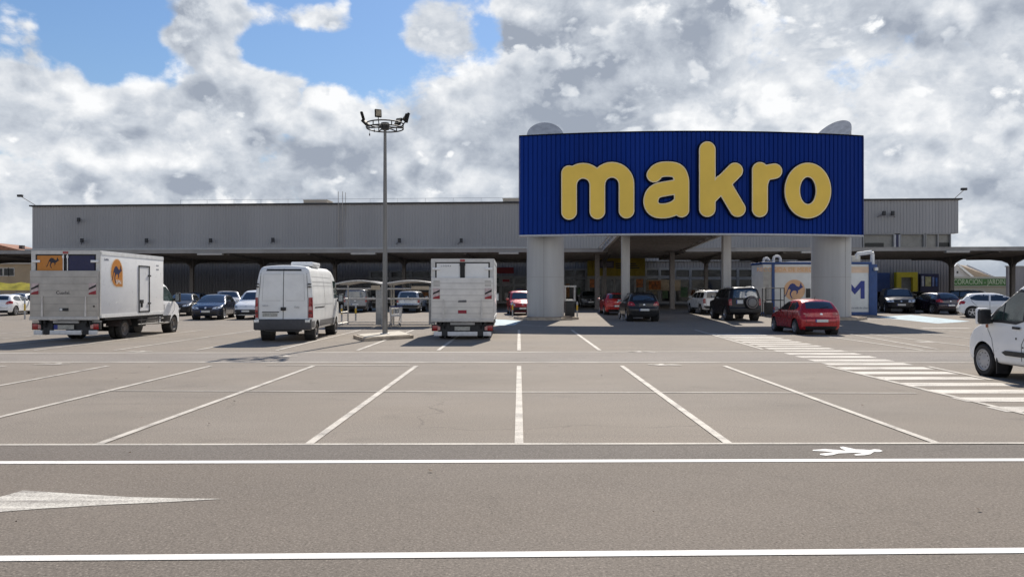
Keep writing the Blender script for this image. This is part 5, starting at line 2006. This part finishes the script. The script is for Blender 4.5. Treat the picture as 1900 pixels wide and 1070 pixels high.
    for s in (-1, 1):
        mb = MB()
        bx = s * (hw - .42)
        mb.prism([(-.13, z0 + .02), (.1, z0 + .02), (.3, z0 - .45), (.1, z0 - .48), (-.1, z0 - .2)], 'x', bx - .10, bx - .03)
        mb.prism([(-.13, z0 + .02), (.1, z0 + .02), (.3, z0 - .45), (.1, z0 - .48), (-.1, z0 - .2)], 'x', bx + .05, bx + .12)
        mb.bar((bx, -.1, z0 - .02), (bx, .5, z0 - .4), .045, 8)
        mb.lathe([(0, -.15), (.05, -.15), (.05, .15), (0, .15)], 'x', 12, (bx, -.1, z0 - .0))
        mb.box(min(s * .5, s * (hw - .3)), max(s * .5, s * (hw - .3)), .0, .08, z0 - .60, z0 - .2)
        mb.build('lift_bracket', M_black, t)
    MB().box(-.46, .46, -.04, .06, z0 - .19, z0 - .10).build('crossbar', M_steel, t, bevel=.01)
    pl_ = MB().box(-.30, .28, -.03, -.015, z0 - .40, z0 - .25).build('number_plate', mat('number_plate_dusty', (.36, .35, .31), .5, var=.25, scale=14), t)
    if logo:
        MB().box(-.44, -.30, -.03, -.018, z0 - .40, z0 - .25).build('blue_band', M_eu, pl_)
    zb1, zb0 = z0 - .44, z0 - .60
    MB().box(-.56, .56, -.08, .02, zb0, zb1).build('underrun_bar', mat('underrun_silver', (.62, .62, .62), .5, .3), t, bevel=.015)
    for s in (-1, 1):
        e0, e1 = sorted((s * (hw - .40), s * (hw - .10)))
        MB().box(e0, e1, -.08, .02, zb0, zb1).build('underrun_bar', mat('underrun_silver', (.62, .62, .62), .5, .3), t, bevel=.015)
        e0, e1 = sorted((s * (hw - .38), s * (hw - .02)))
        lb = MB().box(e0, e1, -.05, .08, z0 - .42, z0 - .17).build('lamp_housing', M_black, t, bevel=.01)
        r0, r1 = sorted((s * (hw - .05), s * (hw - .24)))
        MB().box(r0, r1, -.065, -.05, z0 - .40, z0 - .21).build('tail_lamp', M_red, lb, bevel=.005)
        r0, r1 = sorted((s * (hw - .245), s * (hw - .345)))
        MB().box(r0, r1, -.063, -.05, z0 - .38, z0 - .23).build('reversing_lamp', mat('pink_lens', (.48, .25, .22), .25), lb)
        if logo:
            MB().box(e0, e1, -.03, .1, z0 - .15, z0 - .10).build('lamp_shelf', M_steel, lb)
    # wheels: twin rear, single front; mudguards
    Rw = .37
    for s in (-1, 1):
        wheel(t, s * (hw - .30), wrear, Rw, .21, 'steel')
        wheel(t, s * (hw - .56), wrear, Rw, .21, 'steel')
        mb = MB()
        pts = [(wrear + (Rw + .09) * math.cos(a), Rw + (Rw + .09) * math.sin(a)) for a in [math.pi * k / 12 for k in range(1, 12)]]
        for (a, c), (b, d) in zip(pts, pts[1:]):
            x0_, x1_ = sorted((s * (hw - .15), s * (hw - .70)))
            mb.add([(x0_, a, c), (x1_, a, c), (x1_, b, d), (x0_, b, d), (x0_, a, c + .02), (x1_, a, c + .02), (x1_, b, d + .02), (x0_, b, d + .02)], [(0, 1, 2, 3), (4, 5, 6, 7), (0, 1, 5, 4), (2, 3, 7, 6), (1, 2, 6, 5), (3, 0, 4, 7)])
        mb.build('mudguard', mat('mudguard_plastic', (.045, .035, .036), .7), t)
        if s > 0:
            mb = MB()
            for zz in (.50, .68):
                mb.bar((hw - .06, wrear + .75, zz), (hw - .06, bl + .1, zz), .028, 6)
            for yy in (wrear + 1.0, bl - .3):
                mb.bar((hw - .06, yy, .45), (hw - .06, yy, z0), .022, 6)
            mb.build('side_guard', mat('side_guard_grey', (.10, .095, .09), .6), t)
    # cab
    cy = bl + .16
    bvh = body_shell(t, CAB, M_wpaint, cy, 'cab')
    for s in (0, 1):
        pln = 'LR'[s]
        o_ = 1 if s else -1
        patch(t, bvh, 'side_window', [(.35, 1.42), (.35, 2.0), (.85, 2.02), (1.15, 1.82), (1.5, 1.44), (1.3, 1.38)], pln, M_glass2, y0=cy)
        patch(t, bvh, 'door_gap', seam_poly([(.28, .6), (.28, 2.05)]), pln, M_seam, .004, y0=cy)
        patch(t, bvh, 'door_gap', seam_poly([(1.15, .85), (1.4, 1.0), (1.52, 1.38)]), pln, M_seam, .004, y0=cy)
        patch(t, bvh, 'door_handle', [(.36, 1.02), (.40, 1.02), (.40, 1.26), (.36, 1.26)], pln, M_black, .02, y0=cy)
        patch(t, bvh, 'lower_cladding', [(.02, .43), (.95, .43), (1.0, .58), (1.05, .78), (.02, .78)], pln, M_black, .008, y0=cy)
        patch(t, bvh, 'headlight_side', [(2.2, .82), (1.95, .86), (1.9, 1.0), (2.1, 1.0)], pln, M_clear, .008, y0=cy)
        wheel(t, o_ * .86, cy + 1.42, .37, .22, 'steel')
        mirror(t, o_ * 1.17, cy + 1.38, 1.55, M_black, (.2, .16, .42))
    patch(t, bvh, 'windscreen', [(-.8, 1.48), (.8, 1.48), (.7, 2.1), (-.7, 2.1)], 'F', M_glass)
    patch(t, bvh, 'grille', [(-.5, .75), (.5, .75), (.5, 1.0), (-.5, 1.0)], 'F', M_black)
    patch(t, bvh, 'front_bumper', [(-.85, .44), (.85, .44), (.85, .68), (-.85, .68)], 'F', M_black)
    for s in (-1, 1):
        patch(t, bvh, 'headlight', [(s * .55, .80), (s * .8, .82), (s * .8, 1.02), (s * .55, .98)], 'F', M_clear)
    if logo:
        # side door, logo and print on the right flank
        X = hw
        d0, d1 = 2.72, 3.62
        zd0, zd1 = z0 + .12, z0 + 1.98
        mb = MB()
        for (ya, yb, za, zb_) in ((d0, d0 + .05, zd0, zd1), (d1 - .05, d1, zd0, zd1), (d0, d1, zd1 - .05, zd1), (d0, d1, zd0, zd0 + .05)):
            mb.box(X - .01, X + .022, ya, yb, za, zb_)
        fr = mb.build('side_door', M_black, t)
        mb = MB()
        for zz in (zd0 + .35, zd1 - .4):
            mb.box(X, X + .04, d1 - .16, d1 + .06, zz - .03, zz + .03)
        mb.build('hinge', M_black, fr)
        MB().box(X, X + .05, d0 + .10, d0 + .32, zd0 + .36, zd0 + .50).box(X, X + .06, d0 + .17, d0 + .23, zd0 + .2, zd0 + .42).build('handle', M_black, fr)
        MB().box(X - .004, X + .006, d0 + .07, d1 - .07, zd0 + .07, zd1 - .07).build('door_panel', M_wpaint, fr)
        # orange badge with a kangaroo
        by, bz = 1.08, z0 + 1.64
        ring = []
        for i in range(40):
            a = 2 * math.pi * i / 40
            ring.append((.40 * math.cos(a), .50 * math.sin(a)))
        oval = [(p_ if not (p_[0] > 0 and p_[1] < 0) else (min(.40, p_[0] + .40 * min(1, -p_[1] * 4)), max(p_[1], -.50))) for p_ in ring]
        oval = [p_ for i, p_ in enumerate(oval) if i == 0 or (Vector(p_) - Vector(oval[i - 1])).length > 1e-4]
        bd = MB().prism([(by + p_[0] * 1.12, bz + p_[1] * 1.08) for p_ in oval], 'x', X + .001, X + .005).build('logo_border', mat('logo_border_cream', (.70, .58, .44), .5), t)
        MB().prism([(by + p_[0], bz + p_[1]) for p_ in oval], 'x', X + .005, X + .009).build('logo_disc', M_orange, bd)
        MB().prism([(by - .38 + q_[0] * .72, bz - .36 + q_[1] * .78) for q_ in KANG], 'x', X + .009, X + .013).build('kangaroo', M_navyv, bd)
        side = Matrix.Translation((X + .012, by + .11, bz - .35)) @ Matrix.Rotation(R(90), 4, 'Z') @ Matrix.Rotation(R(90), 4, 'X')
        lettering('lettering', 'SPN', .22, mat('logo_letter_white', (.8, .76, .72), .5), bd, side)
        lettering('lettering', 'Lodra', .13, M_navyv, t, Matrix.Translation((X + .004, .36, z1 - .30)) @ Matrix.Rotation(R(90), 4, 'Z') @ Matrix.Rotation(R(90), 4, 'X'))
        MB().box(X, X + .004, 4.2, 4.42, z1 - .42, z1 - .36).box(X, X + .004, 4.2, 4.42, z1 - .58, z1 - .52).build('small_sticker', mat('sticker_grey', (.35, .36, .38), .5), t)
    return t


box_truck('box_truck', 'white box truck with orange kangaroo badge and raised aluminium tail lift', -15.97, 27.05, (2.47, 4.85, .86, 3.27), 2.05, logo=True)
box_truck('box_truck', 'white box truck seen from behind with plain closed lift beside the lamp mast', -1.86, 28.4, (2.36, 4.9, .74, 3.04), 1.05, rz=-.0)

# ------------------------------------------------------------------ tall white van seen from behind
VAN = dict(L=5.95, W=2.02, H=2.72, zb=.40, R=.345, wheels=(1.0, 4.72), round=.09, res=(90, 44, 24), bow_r=.03, bow_f=.16, crown=.06,
           top=[(.10, 2.64), (.3, 2.71), (3.9, 2.72), (4.3, 2.66), (4.6, 2.45), (5.25, 1.52), (5.4, 1.40), (5.75, 1.14), (5.95, .9)],
           rear=[(.4, .02), (.75, .0), (.8, .05), (1.6, .06), (2.4, .12), (2.72, .22)], front=[(.4, .08), (.6, 0), (.9, .02), (1.1, .1)],
           plan=[(0, .955), (.08, .985), (.3, 1), (4.7, 1), (5.4, .95), (5.95, .80)],
           sect=[(.4, .97), (.8, 1.0), (1.35, 1.0), (1.7, .985), (2.2, .93), (2.55, .865), (2.72, .80)])
t = thing('panel_van', 'tall white panel van with red tail lamps and roof unit seen from behind', 'van', (-8.38, 27.2 + 2.97, 0), R(2.6), scale=1.02)
y0 = -2.975
bvh = body_shell(t, VAN, M_wpaint2, y0)
patch(t, bvh, 'door_gap', seam_poly([(0, .78), (0, 2.58)], .022), 'B', M_seam, .004)
patch(t, bvh, 'high_brake_slot', [(-.62, 2.50), (.62, 2.50), (.60, 2.565), (-.60, 2.565)], 'B', M_black, .008)
for s in (-1, 1):
    patch(t, bvh, 'door_gap', seam_poly([(s * .86, .82), (s * .86, 1.5), (s * .80, 2.42)], .016), 'B', M_seam, .004)
    patch(t, bvh, 'pressed_panel_shade', seam_poly([(s * .1, 1.45), (s * .74, 1.45), (s * .70, 2.38), (s * .1, 2.38)], .02), 'B', mat('crease_shade_grey', (.50, .50, .485), .4), .003)  # shade along the panel's crease, painted as a grey outline
    tl_ = patch(t, bvh, 'tail_lamp', [(s * .875, .84), (s * 1.0, .84), (s * .99, 1.56), (s * .885, 1.56)], 'B', M_red, .012, cell=.07)
    patch(tl_, bvh, 'reversing_lens', [(s * .89, 1.12), (s * .985, 1.12), (s * .985, 1.24), (s * .89, 1.24)], 'B', mat('pink_lens', (.48, .25, .22), .25), .016, cell=.06)
    patch(tl_, bvh, 'dark_gap', [(s * .88, 1.0), (s * 1.0, 1.0), (s * 1.0, 1.03), (s * .88, 1.03)], 'B', M_black, .016, cell=.06)
    patch(t, bvh, 'tail_lamp_side', [(.02, .84), (.20, .84), (.17, 1.56), (.04, 1.56)], 'R' if s > 0 else 'L', M_red, .012, cell=.07, y0=y0)
    MB().box(s * .92 - .05, s * .92 + .05, y0 - .01, y0 + .14, 2.02, 2.06).box(s * .92 - .05, s * .92 + .05, y0 - .01, y0 + .14, 1.92, 1.96).build('hinge', M_black, t, bevel=.01)
    wheel(t, s * .86, y0 + 1.0, .345, .23, 'steel')
    wheel(t, s * .87, y0 + 4.72, .345, .23, 'steel')
    mirror(t, s * 1.16, y0 + 4.85, 1.5, M_black, (.2, .16, .36))
    pln = 'R' if s > 0 else 'L'
    crease_shade = mat('crease_shade_grey', (.50, .50, .485), .4)  # shade of the pressed ribs and creases, drawn as grey strips on smooth paint
    for za in (2.12, 2.30):
        patch(t, bvh, 'rib_shade_line', seam_poly([(.35, za), (2.2, za + .01), (3.8, za)], .03), pln, crease_shade, .004, y0=y0)
    for (a, b) in ((.35, 2.25), (2.35, 3.9)):
        patch(t, bvh, 'pressed_panel_shade', seam_poly([(a, 1.30), (b, 1.30), (b, 1.98), (a, 1.98), (a, 1.32)], .022), pln, crease_shade, .004, y0=y0)
    patch(t, bvh, 'door_gap', seam_poly([(2.3, .62), (2.3, 2.45)], .018), pln, M_seam, .004, y0=y0)
    patch(t, bvh, 'door_gap', seam_poly([(3.95, .62), (3.95, 2.45)], .018), pln, M_seam, .004, y0=y0)
    patch(t, bvh, 'door_gap', seam_poly([(4.95, .8), (5.1, 1.2), (5.1, 1.45)], .018), pln, M_seam, .004, y0=y0)
    patch(t, bvh, 'slide_rail', [(.5, 1.18), (2.2, 1.18), (2.2, 1.22), (.5, 1.22)], pln, M_black, .008, y0=y0)
    patch(t, bvh, 'door_handle', [(4.05, 1.02), (4.1, 1.02), (4.1, 1.2), (4.05, 1.2)], pln, M_black, .02, y0=y0)
    patch(t, bvh, 'side_window', [(4.1, 1.5), (4.1, 2.2), (4.6, 2.2), (5.1, 1.52)], pln, M_glass2, y0=y0)
    patch(t, bvh, 'lower_cladding', [(1.42, .42), (4.25, .42), (4.25, .72), (1.42, .72)], pln, mat('grey_lower_trim', (.16, .155, .15), .6), .010, y0=y0)
    patch(t, bvh, 'lower_cladding', [(.10, .42), (.56, .42), (.56, .72), (.10, .72)], pln, mat('grey_lower_trim', (.16, .155, .15), .6), .010, y0=y0)
    patch(t, bvh, 'headlight_side', [(5.75, .85), (5.5, .9), (5.45, 1.1), (5.6, 1.08)], pln, M_clear, .008, y0=y0)
b_ = MB().box(-1.0, 1.0, y0 - .12, y0 + .16, .42, .80).build('rear_bumper', mat('bumper_charcoal', (.05, .05, .055), .6), t, bevel=.05)
for s in (-1, 1):
    MB().box(min(s * .80, s * .97), max(s * .80, s * .97), y0 - .13, y0 - .0, .68, .78).build('fog_lamp', M_clear, b_, bevel=.012)
MB().box(-.60, .60, y0 - .05, y0 + .3, .36, .42).build('tow_step', M_black, b_)
MB().box(-.08, .10, y0 - .02, y0 + .1, 1.10, 1.22).build('rear_handle', M_black, t, bevel=.02)
pp = patch(t, bvh, 'plate_lamp_bar', [(-.74, 1.03), (-.14, 1.03), (-.14, 1.06), (-.74, 1.06)], 'B', M_black, .02)
patch(t, bvh, 'number_plate', [(-.72, .89), (-.20, .89), (-.20, 1.01), (-.72, 1.01)], 'B', mat('number_plate_dusty', (.36, .35, .31), .5, var=.25, scale=14), .014)
lettering('lettering', 'IVECO', .07, mat('badge_grey', (.3, .3, .3), .4, .3), t, face_back(-.62, y0 + .035, 1.27))
lettering('lettering', 'Daily', .09, mat('badge_grey', (.3, .3, .3), .4, .3), t, face_back(.48, y0 + .035, 1.22))
MB().box(.05, .86, y0 + .9, y0 + 2.2, 2.69, 2.85).build('roof_unit', M_wpaint, t, bevel=.06)
patch(t, bvh, 'windscreen', [(-.8, 1.62), (.8, 1.62), (.72, 2.35), (-.72, 2.35)], 'F', M_glass)

# ------------------------------------------------------------------ white van at the right edge
TVAN = dict(L=5.0, W=1.99, H=2.32, zb=.30, R=.345, wheels=(1.1, 4.05), round=.10, res=(110, 46, 24), bow_r=.04, bow_f=.30, crown=.06,
            top=[(.1, 2.22), (.4, 2.30), (1.9, 2.32), (2.35, 2.30), (2.6, 2.24), (2.75, 2.14), (4.05, 1.29), (4.2, 1.2), (4.6, 1.06), (4.85, .92), (5.0, .74)],
            rear=[(.3, .04), (.6, 0), (2.3, .14)], front=[(.3, .10), (.45, .01), (.65, .0), (.85, .06), (.95, .12)],
            plan=[(0, .95), (.1, .99), (.4, 1), (3.9, 1), (4.4, .965), (4.8, .88), (5.0, .76)],
            sect=[(.3, .955), (.45, .985), (.75, 1.0), (1.1, .99), (1.25, .97), (1.9, .87), (2.32, .76)])
t = thing('delivery_van', 'white delivery van with black door strip cut off by the right edge', 'van', (11.07, 14.62, 0), 0)
y0 = -2.5
bvh = body_shell(t, TVAN, M_wpaint, y0)
for s in (0, 1):
    pln = 'LR'[s]
    o_ = 1 if s else -1
    wn = patch(t, bvh, 'side_window', [(3.78, 1.22), (3.42, 1.22), (2.98, 1.20), (2.80, 1.24), (2.76, 1.76), (2.98, 1.79), (3.18, 1.72), (3.5, 1.50)], pln, M_glass2, .007, cell=.08, y0=y0)
    patch(wn, bvh, 'window_divider', seam_poly([(3.40, 1.21), (3.40, 1.57)], .035), pln, M_black, .010, y0=y0)
    patch(t, bvh, 'window_surround', seam_poly([(3.80, 1.19), (3.44, 1.19), (2.98, 1.17), (2.77, 1.22), (2.72, 1.78), (2.98, 1.82), (3.2, 1.75), (3.52, 1.53), (3.82, 1.22)], .06), pln, M_black, .005, y0=y0)
    patch(t, bvh, 'door_gap', seam_poly([(3.66, .46), (3.72, .8), (3.86, 1.0), (3.88, 1.17)], .012), pln, M_seam, .004, y0=y0)
    patch(t, bvh, 'door_gap', seam_poly([(2.82, .42), (2.80, .75), (2.66, .98), (2.66, 1.9)], .014), pln, M_seam, .004, y0=y0)
    patch(t, bvh, 'door_strip', [(.2, .50), (3.28, .50), (3.40, .555), (3.28, .60), (.2, .60)], pln, M_black, .022, y0=y0)
    patch(t, bvh, 'door_handle', [(2.82, 1.045), (3.06, 1.05), (3.06, 1.10), (2.82, 1.095)], pln, M_black, .028, y0=y0)
    patch(t, bvh, 'lock', [(2.94, .84), (2.98, .84), (2.98, .88), (2.94, .88)], pln, M_black, .008, y0=y0)
    patch(t, bvh, 'fuel_flap_mark', [(2.74, .68), (2.78, .68), (2.78, .71), (2.74, .71)], pln, M_seam, .006, y0=y0)
    patch(t, bvh, 'indicator', [(3.84, 1.05), (3.93, 1.04), (3.94, 1.10), (3.86, 1.12)], pln, mat('indicator_brown', (.25, .08, .03), .3), .01, y0=y0)
    patch(t, bvh, 'cargo_window', [(.5, 1.24), (2.35, 1.24), (2.32, 1.80), (.5, 1.80)], pln, mat('orange_side_print', (.55, .2, .03), .4, var=.3), .006, y0=y0)
    patch(t, bvh, 'headlight_side', [(4.80, .80), (4.58, .83), (4.42, 1.02), (4.56, 1.02), (4.76, .93)], pln, mat('smoked_headlight', (.20, .20, .21), .12, .2, coat=.5), .008, cell=.06, y0=y0)
    patch(t, bvh, 'scuttle', seam_poly([(4.28, 1.13), (4.12, 1.185)], .05), pln, M_black, .008, y0=y0)
    patch(t, bvh, 'roof_gutter', seam_poly([(3.0, 1.93), (2.75, 2.03), (1.5, 2.06), (.3, 2.05)], .05), pln, M_black, .008, y0=y0)
    mr = MB().box(o_ * 1.14 - .12, o_ * 1.14 + .12, y0 + 3.68, y0 + 3.86, 1.12, 1.44).build('mirror', M_black, t, bevel=.05)
    MB().box(o_ * 1.14 - .125, o_ * 1.14 + .125, y0 + 3.75, y0 + 3.875, 1.11, 1.46).build('mirror_cap', M_wpaint, mr, bevel=.05)
    MB().box(min(o_ * .9, o_ * 1.1), max(o_ * .9, o_ * 1.1), y0 + 3.72, y0 + 3.82, 1.14, 1.22).build('mirror_arm', M_black, mr)
    wheel(t, o_ * .865, y0 + 4.05, .345, .23, 'cap')
    wheel(t, o_ * .865, y0 + 1.1, .345, .23, 'cap')
    MB().box(o_ * .86 - .12, o_ * .86 + .12, y0 + 3.58, y0 + 3.61, .10, .42).build('mudflap', M_black, t)
patch(t, bvh, 'windscreen', [(-.86, 1.34), (.86, 1.34), (.74, 2.05), (-.74, 2.05)], 'F', M_glass2)
patch(t, bvh, 'grille', [(-.6, .55), (.6, .55), (.6, .85), (-.6, .85)], 'F', M_black)
patch(t, bvh, 'rear_window', [(-.7, 1.25), (.7, 1.25), (.66, 1.9), (-.66, 1.9)], 'B', M_glass)
for s in (-1, 1):
    patch(t, bvh, 'tail_lamp', [(s * .82, .9), (s * .95, .9), (s * .92, 1.7), (s * .82, 1.7)], 'B', M_red)

# ------------------------------------------------------------------ cars
P_red = car_paint('red', (.36, .006, .012), .28, .2)
P_red2 = car_paint('bright_red', (.40, .02, .02), .3, .2)
P_dark = mat('car_paint_anthracite', (.016, .016, .018), .35, .2, var=.015, scale=2, coat=.3, spec=.3)
P_black = mat('car_paint_black', (.007, .0065, .008), .35, .0, var=.015, scale=2, coat=.22, spec=.25)
P_navy = car_paint('navy', (.02, .026, .05), .25, .4)
P_silver = car_paint('silver', (.40, .41, .42), .32, .6)
P_white = car_paint('white', (.78, .78, .77), .3, .0)
P_grey = car_paint('grey', (.17, .175, .185), .32, .5)
PI = math.pi

car(fit(HATCH, 4.06, 1.80, 1.50), 'hatchback_car', 'bright red hatchback seen from behind in front of the right column', 'car', P_red, 12.83, 33.25, wheels='alloy7')
SAND = fit(HATCH, 4.08, 1.80, 1.56)
car(SAND, 'hatchback_car', 'black hatchback with roof rails seen from behind under the sign', 'car', P_dark, 7.72, 46.2, scale=1.09, rails=True, wheels='alloy')
car(fit(HATCH, 4.0, 1.76, 1.50), 'hatchback_car', 'small red car mostly hidden ahead of the black hatchback', 'car', P_red2, 7.45, 55.2, scale=1.05)
car(SUV, 'suv_car', 'dark four wheel drive with spare wheel on its tailgate', 'car', P_black, 13.80, 47.0, scale=1.07, spare=True, rails='alu', arch_trim=True)
car(fit(SUV, 4.5, 1.86, 1.68), 'suv_car', 'white suv waiting left of the dark four wheel drive', 'car', P_white, 14.55, 56.4, rz=R(3), scale=1.03, rails='alu')
car(fit(HATCH, 4.3, 1.80, 1.48), 'hatchback_car', 'navy hatchback facing the camera right of the box truck cab', 'car', P_navy, G(378, 593).x, 48.2, rz=PI + R(8), scale=1.06)
car(SMALLVAN, 'small_van', 'small white van with black bumper facing the camera', 'van', P_white, G(458, 593).x, 48.8, rz=PI - R(4), scale=1.0, lamp='work', wheels='cap')
car(fit(HATCH, 4.3, 1.8, 1.55), 'hatchback_car', 'dark car parked directly behind the left truck cab', 'car', P_dark, (322 - CX) * 52 / F, 53.5, rz=PI + R(12))
car(fit(SUV, 4.6, 1.86, 1.66), 'suv_car', 'silver estate under the canopy behind the navy hatchback', 'car', P_silver, (418 - CX) * 60 / F, 60.5, rz=PI + R(25))
car(fit(HATCH, 4.3, 1.8, 1.5), 'hatchback_car', 'grey car with dim windscreen deep under the canopy near the pillar', 'car', P_grey, (352 - CX) * 62 / F, 62.5, rz=PI + R(6))
car(fit(HATCH, 4.3, 1.8, 1.50), 'hatchback_car', 'silver grey car at the left edge behind the truck', 'car', P_silver, (18 - CX) * 58 / F, 60.5, rz=0, scale=1.0)
car(fit(SUV, 4.5, 1.86, 1.62), 'suv_car', 'black suv beside the pale bollard at the left edge', 'car', P_black, (64 - CX) * 57 / F, 59.5, rz=0)
car(fit(HATCH, 4.2, 1.78, 1.48), 'hatchback_car', 'white car nose just showing at the left border', 'car', P_white, (-12 - CX) * 52 / F, 54, rz=R(8))
car(fit(SMALLVAN, 4.4, 1.82, 1.78), 'small_van', 'grey van seen through the left half of the trolley shelter', 'van', P_grey, (655 - CX) * 58 / F, 60.2, rz=R(4), scale=1.0)
car(fit(SUV, 4.4, 1.84, 1.64), 'suv_car', 'silver suv seen through the right half of the trolley shelter', 'car', P_silver, (758 - CX) * 57.5 / F, 59.8, rz=R(-2))
car(fit(HATCH, 4.2, 1.78, 1.5), 'hatchback_car', 'white hatchback tucked under the canopy beside the central truck', 'car', P_white, (818 - CX) * 60 / F, 62, rz=0)
car(fit(SMALLVAN, 4.3, 1.82, 1.75), 'small_van', 'red car with pale sunlit bonnet facing out beside the left column', 'car', P_red2, (966 - CX) * 53 / F, 54.8, rz=PI + R(4), scale=.98)
car(fit(HATCH, 4.2, 1.78, 1.52), 'hatchback_car', 'grey car in the shade before the yellow entrance', 'car', P_grey, (1096 - CX) * 70 / F, 72, rz=PI)
car(fit(SUV, 4.5, 1.86, 1.70), 'suv_car', 'black suv with bright headlights facing out right of the kiosk', 'car', P_black, (1674 - CX) * 57.5 / F, 58.3, rz=PI - R(20), scale=1.12)
car(fit(HATCH, 4.45, 1.82, 1.50), 'hatchback_car', 'dark purple black hatchback seen from its rear left corner', 'car', car_paint('aubergine', (.022, .014, .024), .25, .4), (1738 - CX) * 56.0 / F, 56.8, rz=R(5), scale=1.06)
car(fit(HATCH, 4.35, 1.80, 1.46), 'hatchback_car', 'white hatchback side on behind the right edge van', 'car', P_white, (1866 - CX) * 48.6 / F, 49.2, rz=PI + R(62), scale=1.12)
car(fit(SUV, 4.6, 1.86, 1.68), 'suv_car', 'black roofed estate behind the white hatchback on the right', 'car', P_dark, (1822 - CX) * 63 / F, 63.5, rz=PI + R(50), rails='alu')
car(fit(HATCH, 4.3, 1.8, 1.52), 'hatchback_car', 'black car left in shade between kiosk and black suv', 'car', P_black, (1652 - CX) * 69 / F, 70, rz=PI - R(12))
car(fit(HATCH, 4.3, 1.8, 1.50), 'hatchback_car', 'dark car under the canopy behind the aubergine hatchback', 'car', P_black, (1722 - CX) * 70 / F, 71, rz=PI)
car(fit(SMALLVAN, 4.4, 1.82, 1.80), 'small_van', 'white van with sloped nose parked before the shop windows', 'van', P_white, (1313 - CX) * 71 / F, 73, rz=PI, lamp='work')
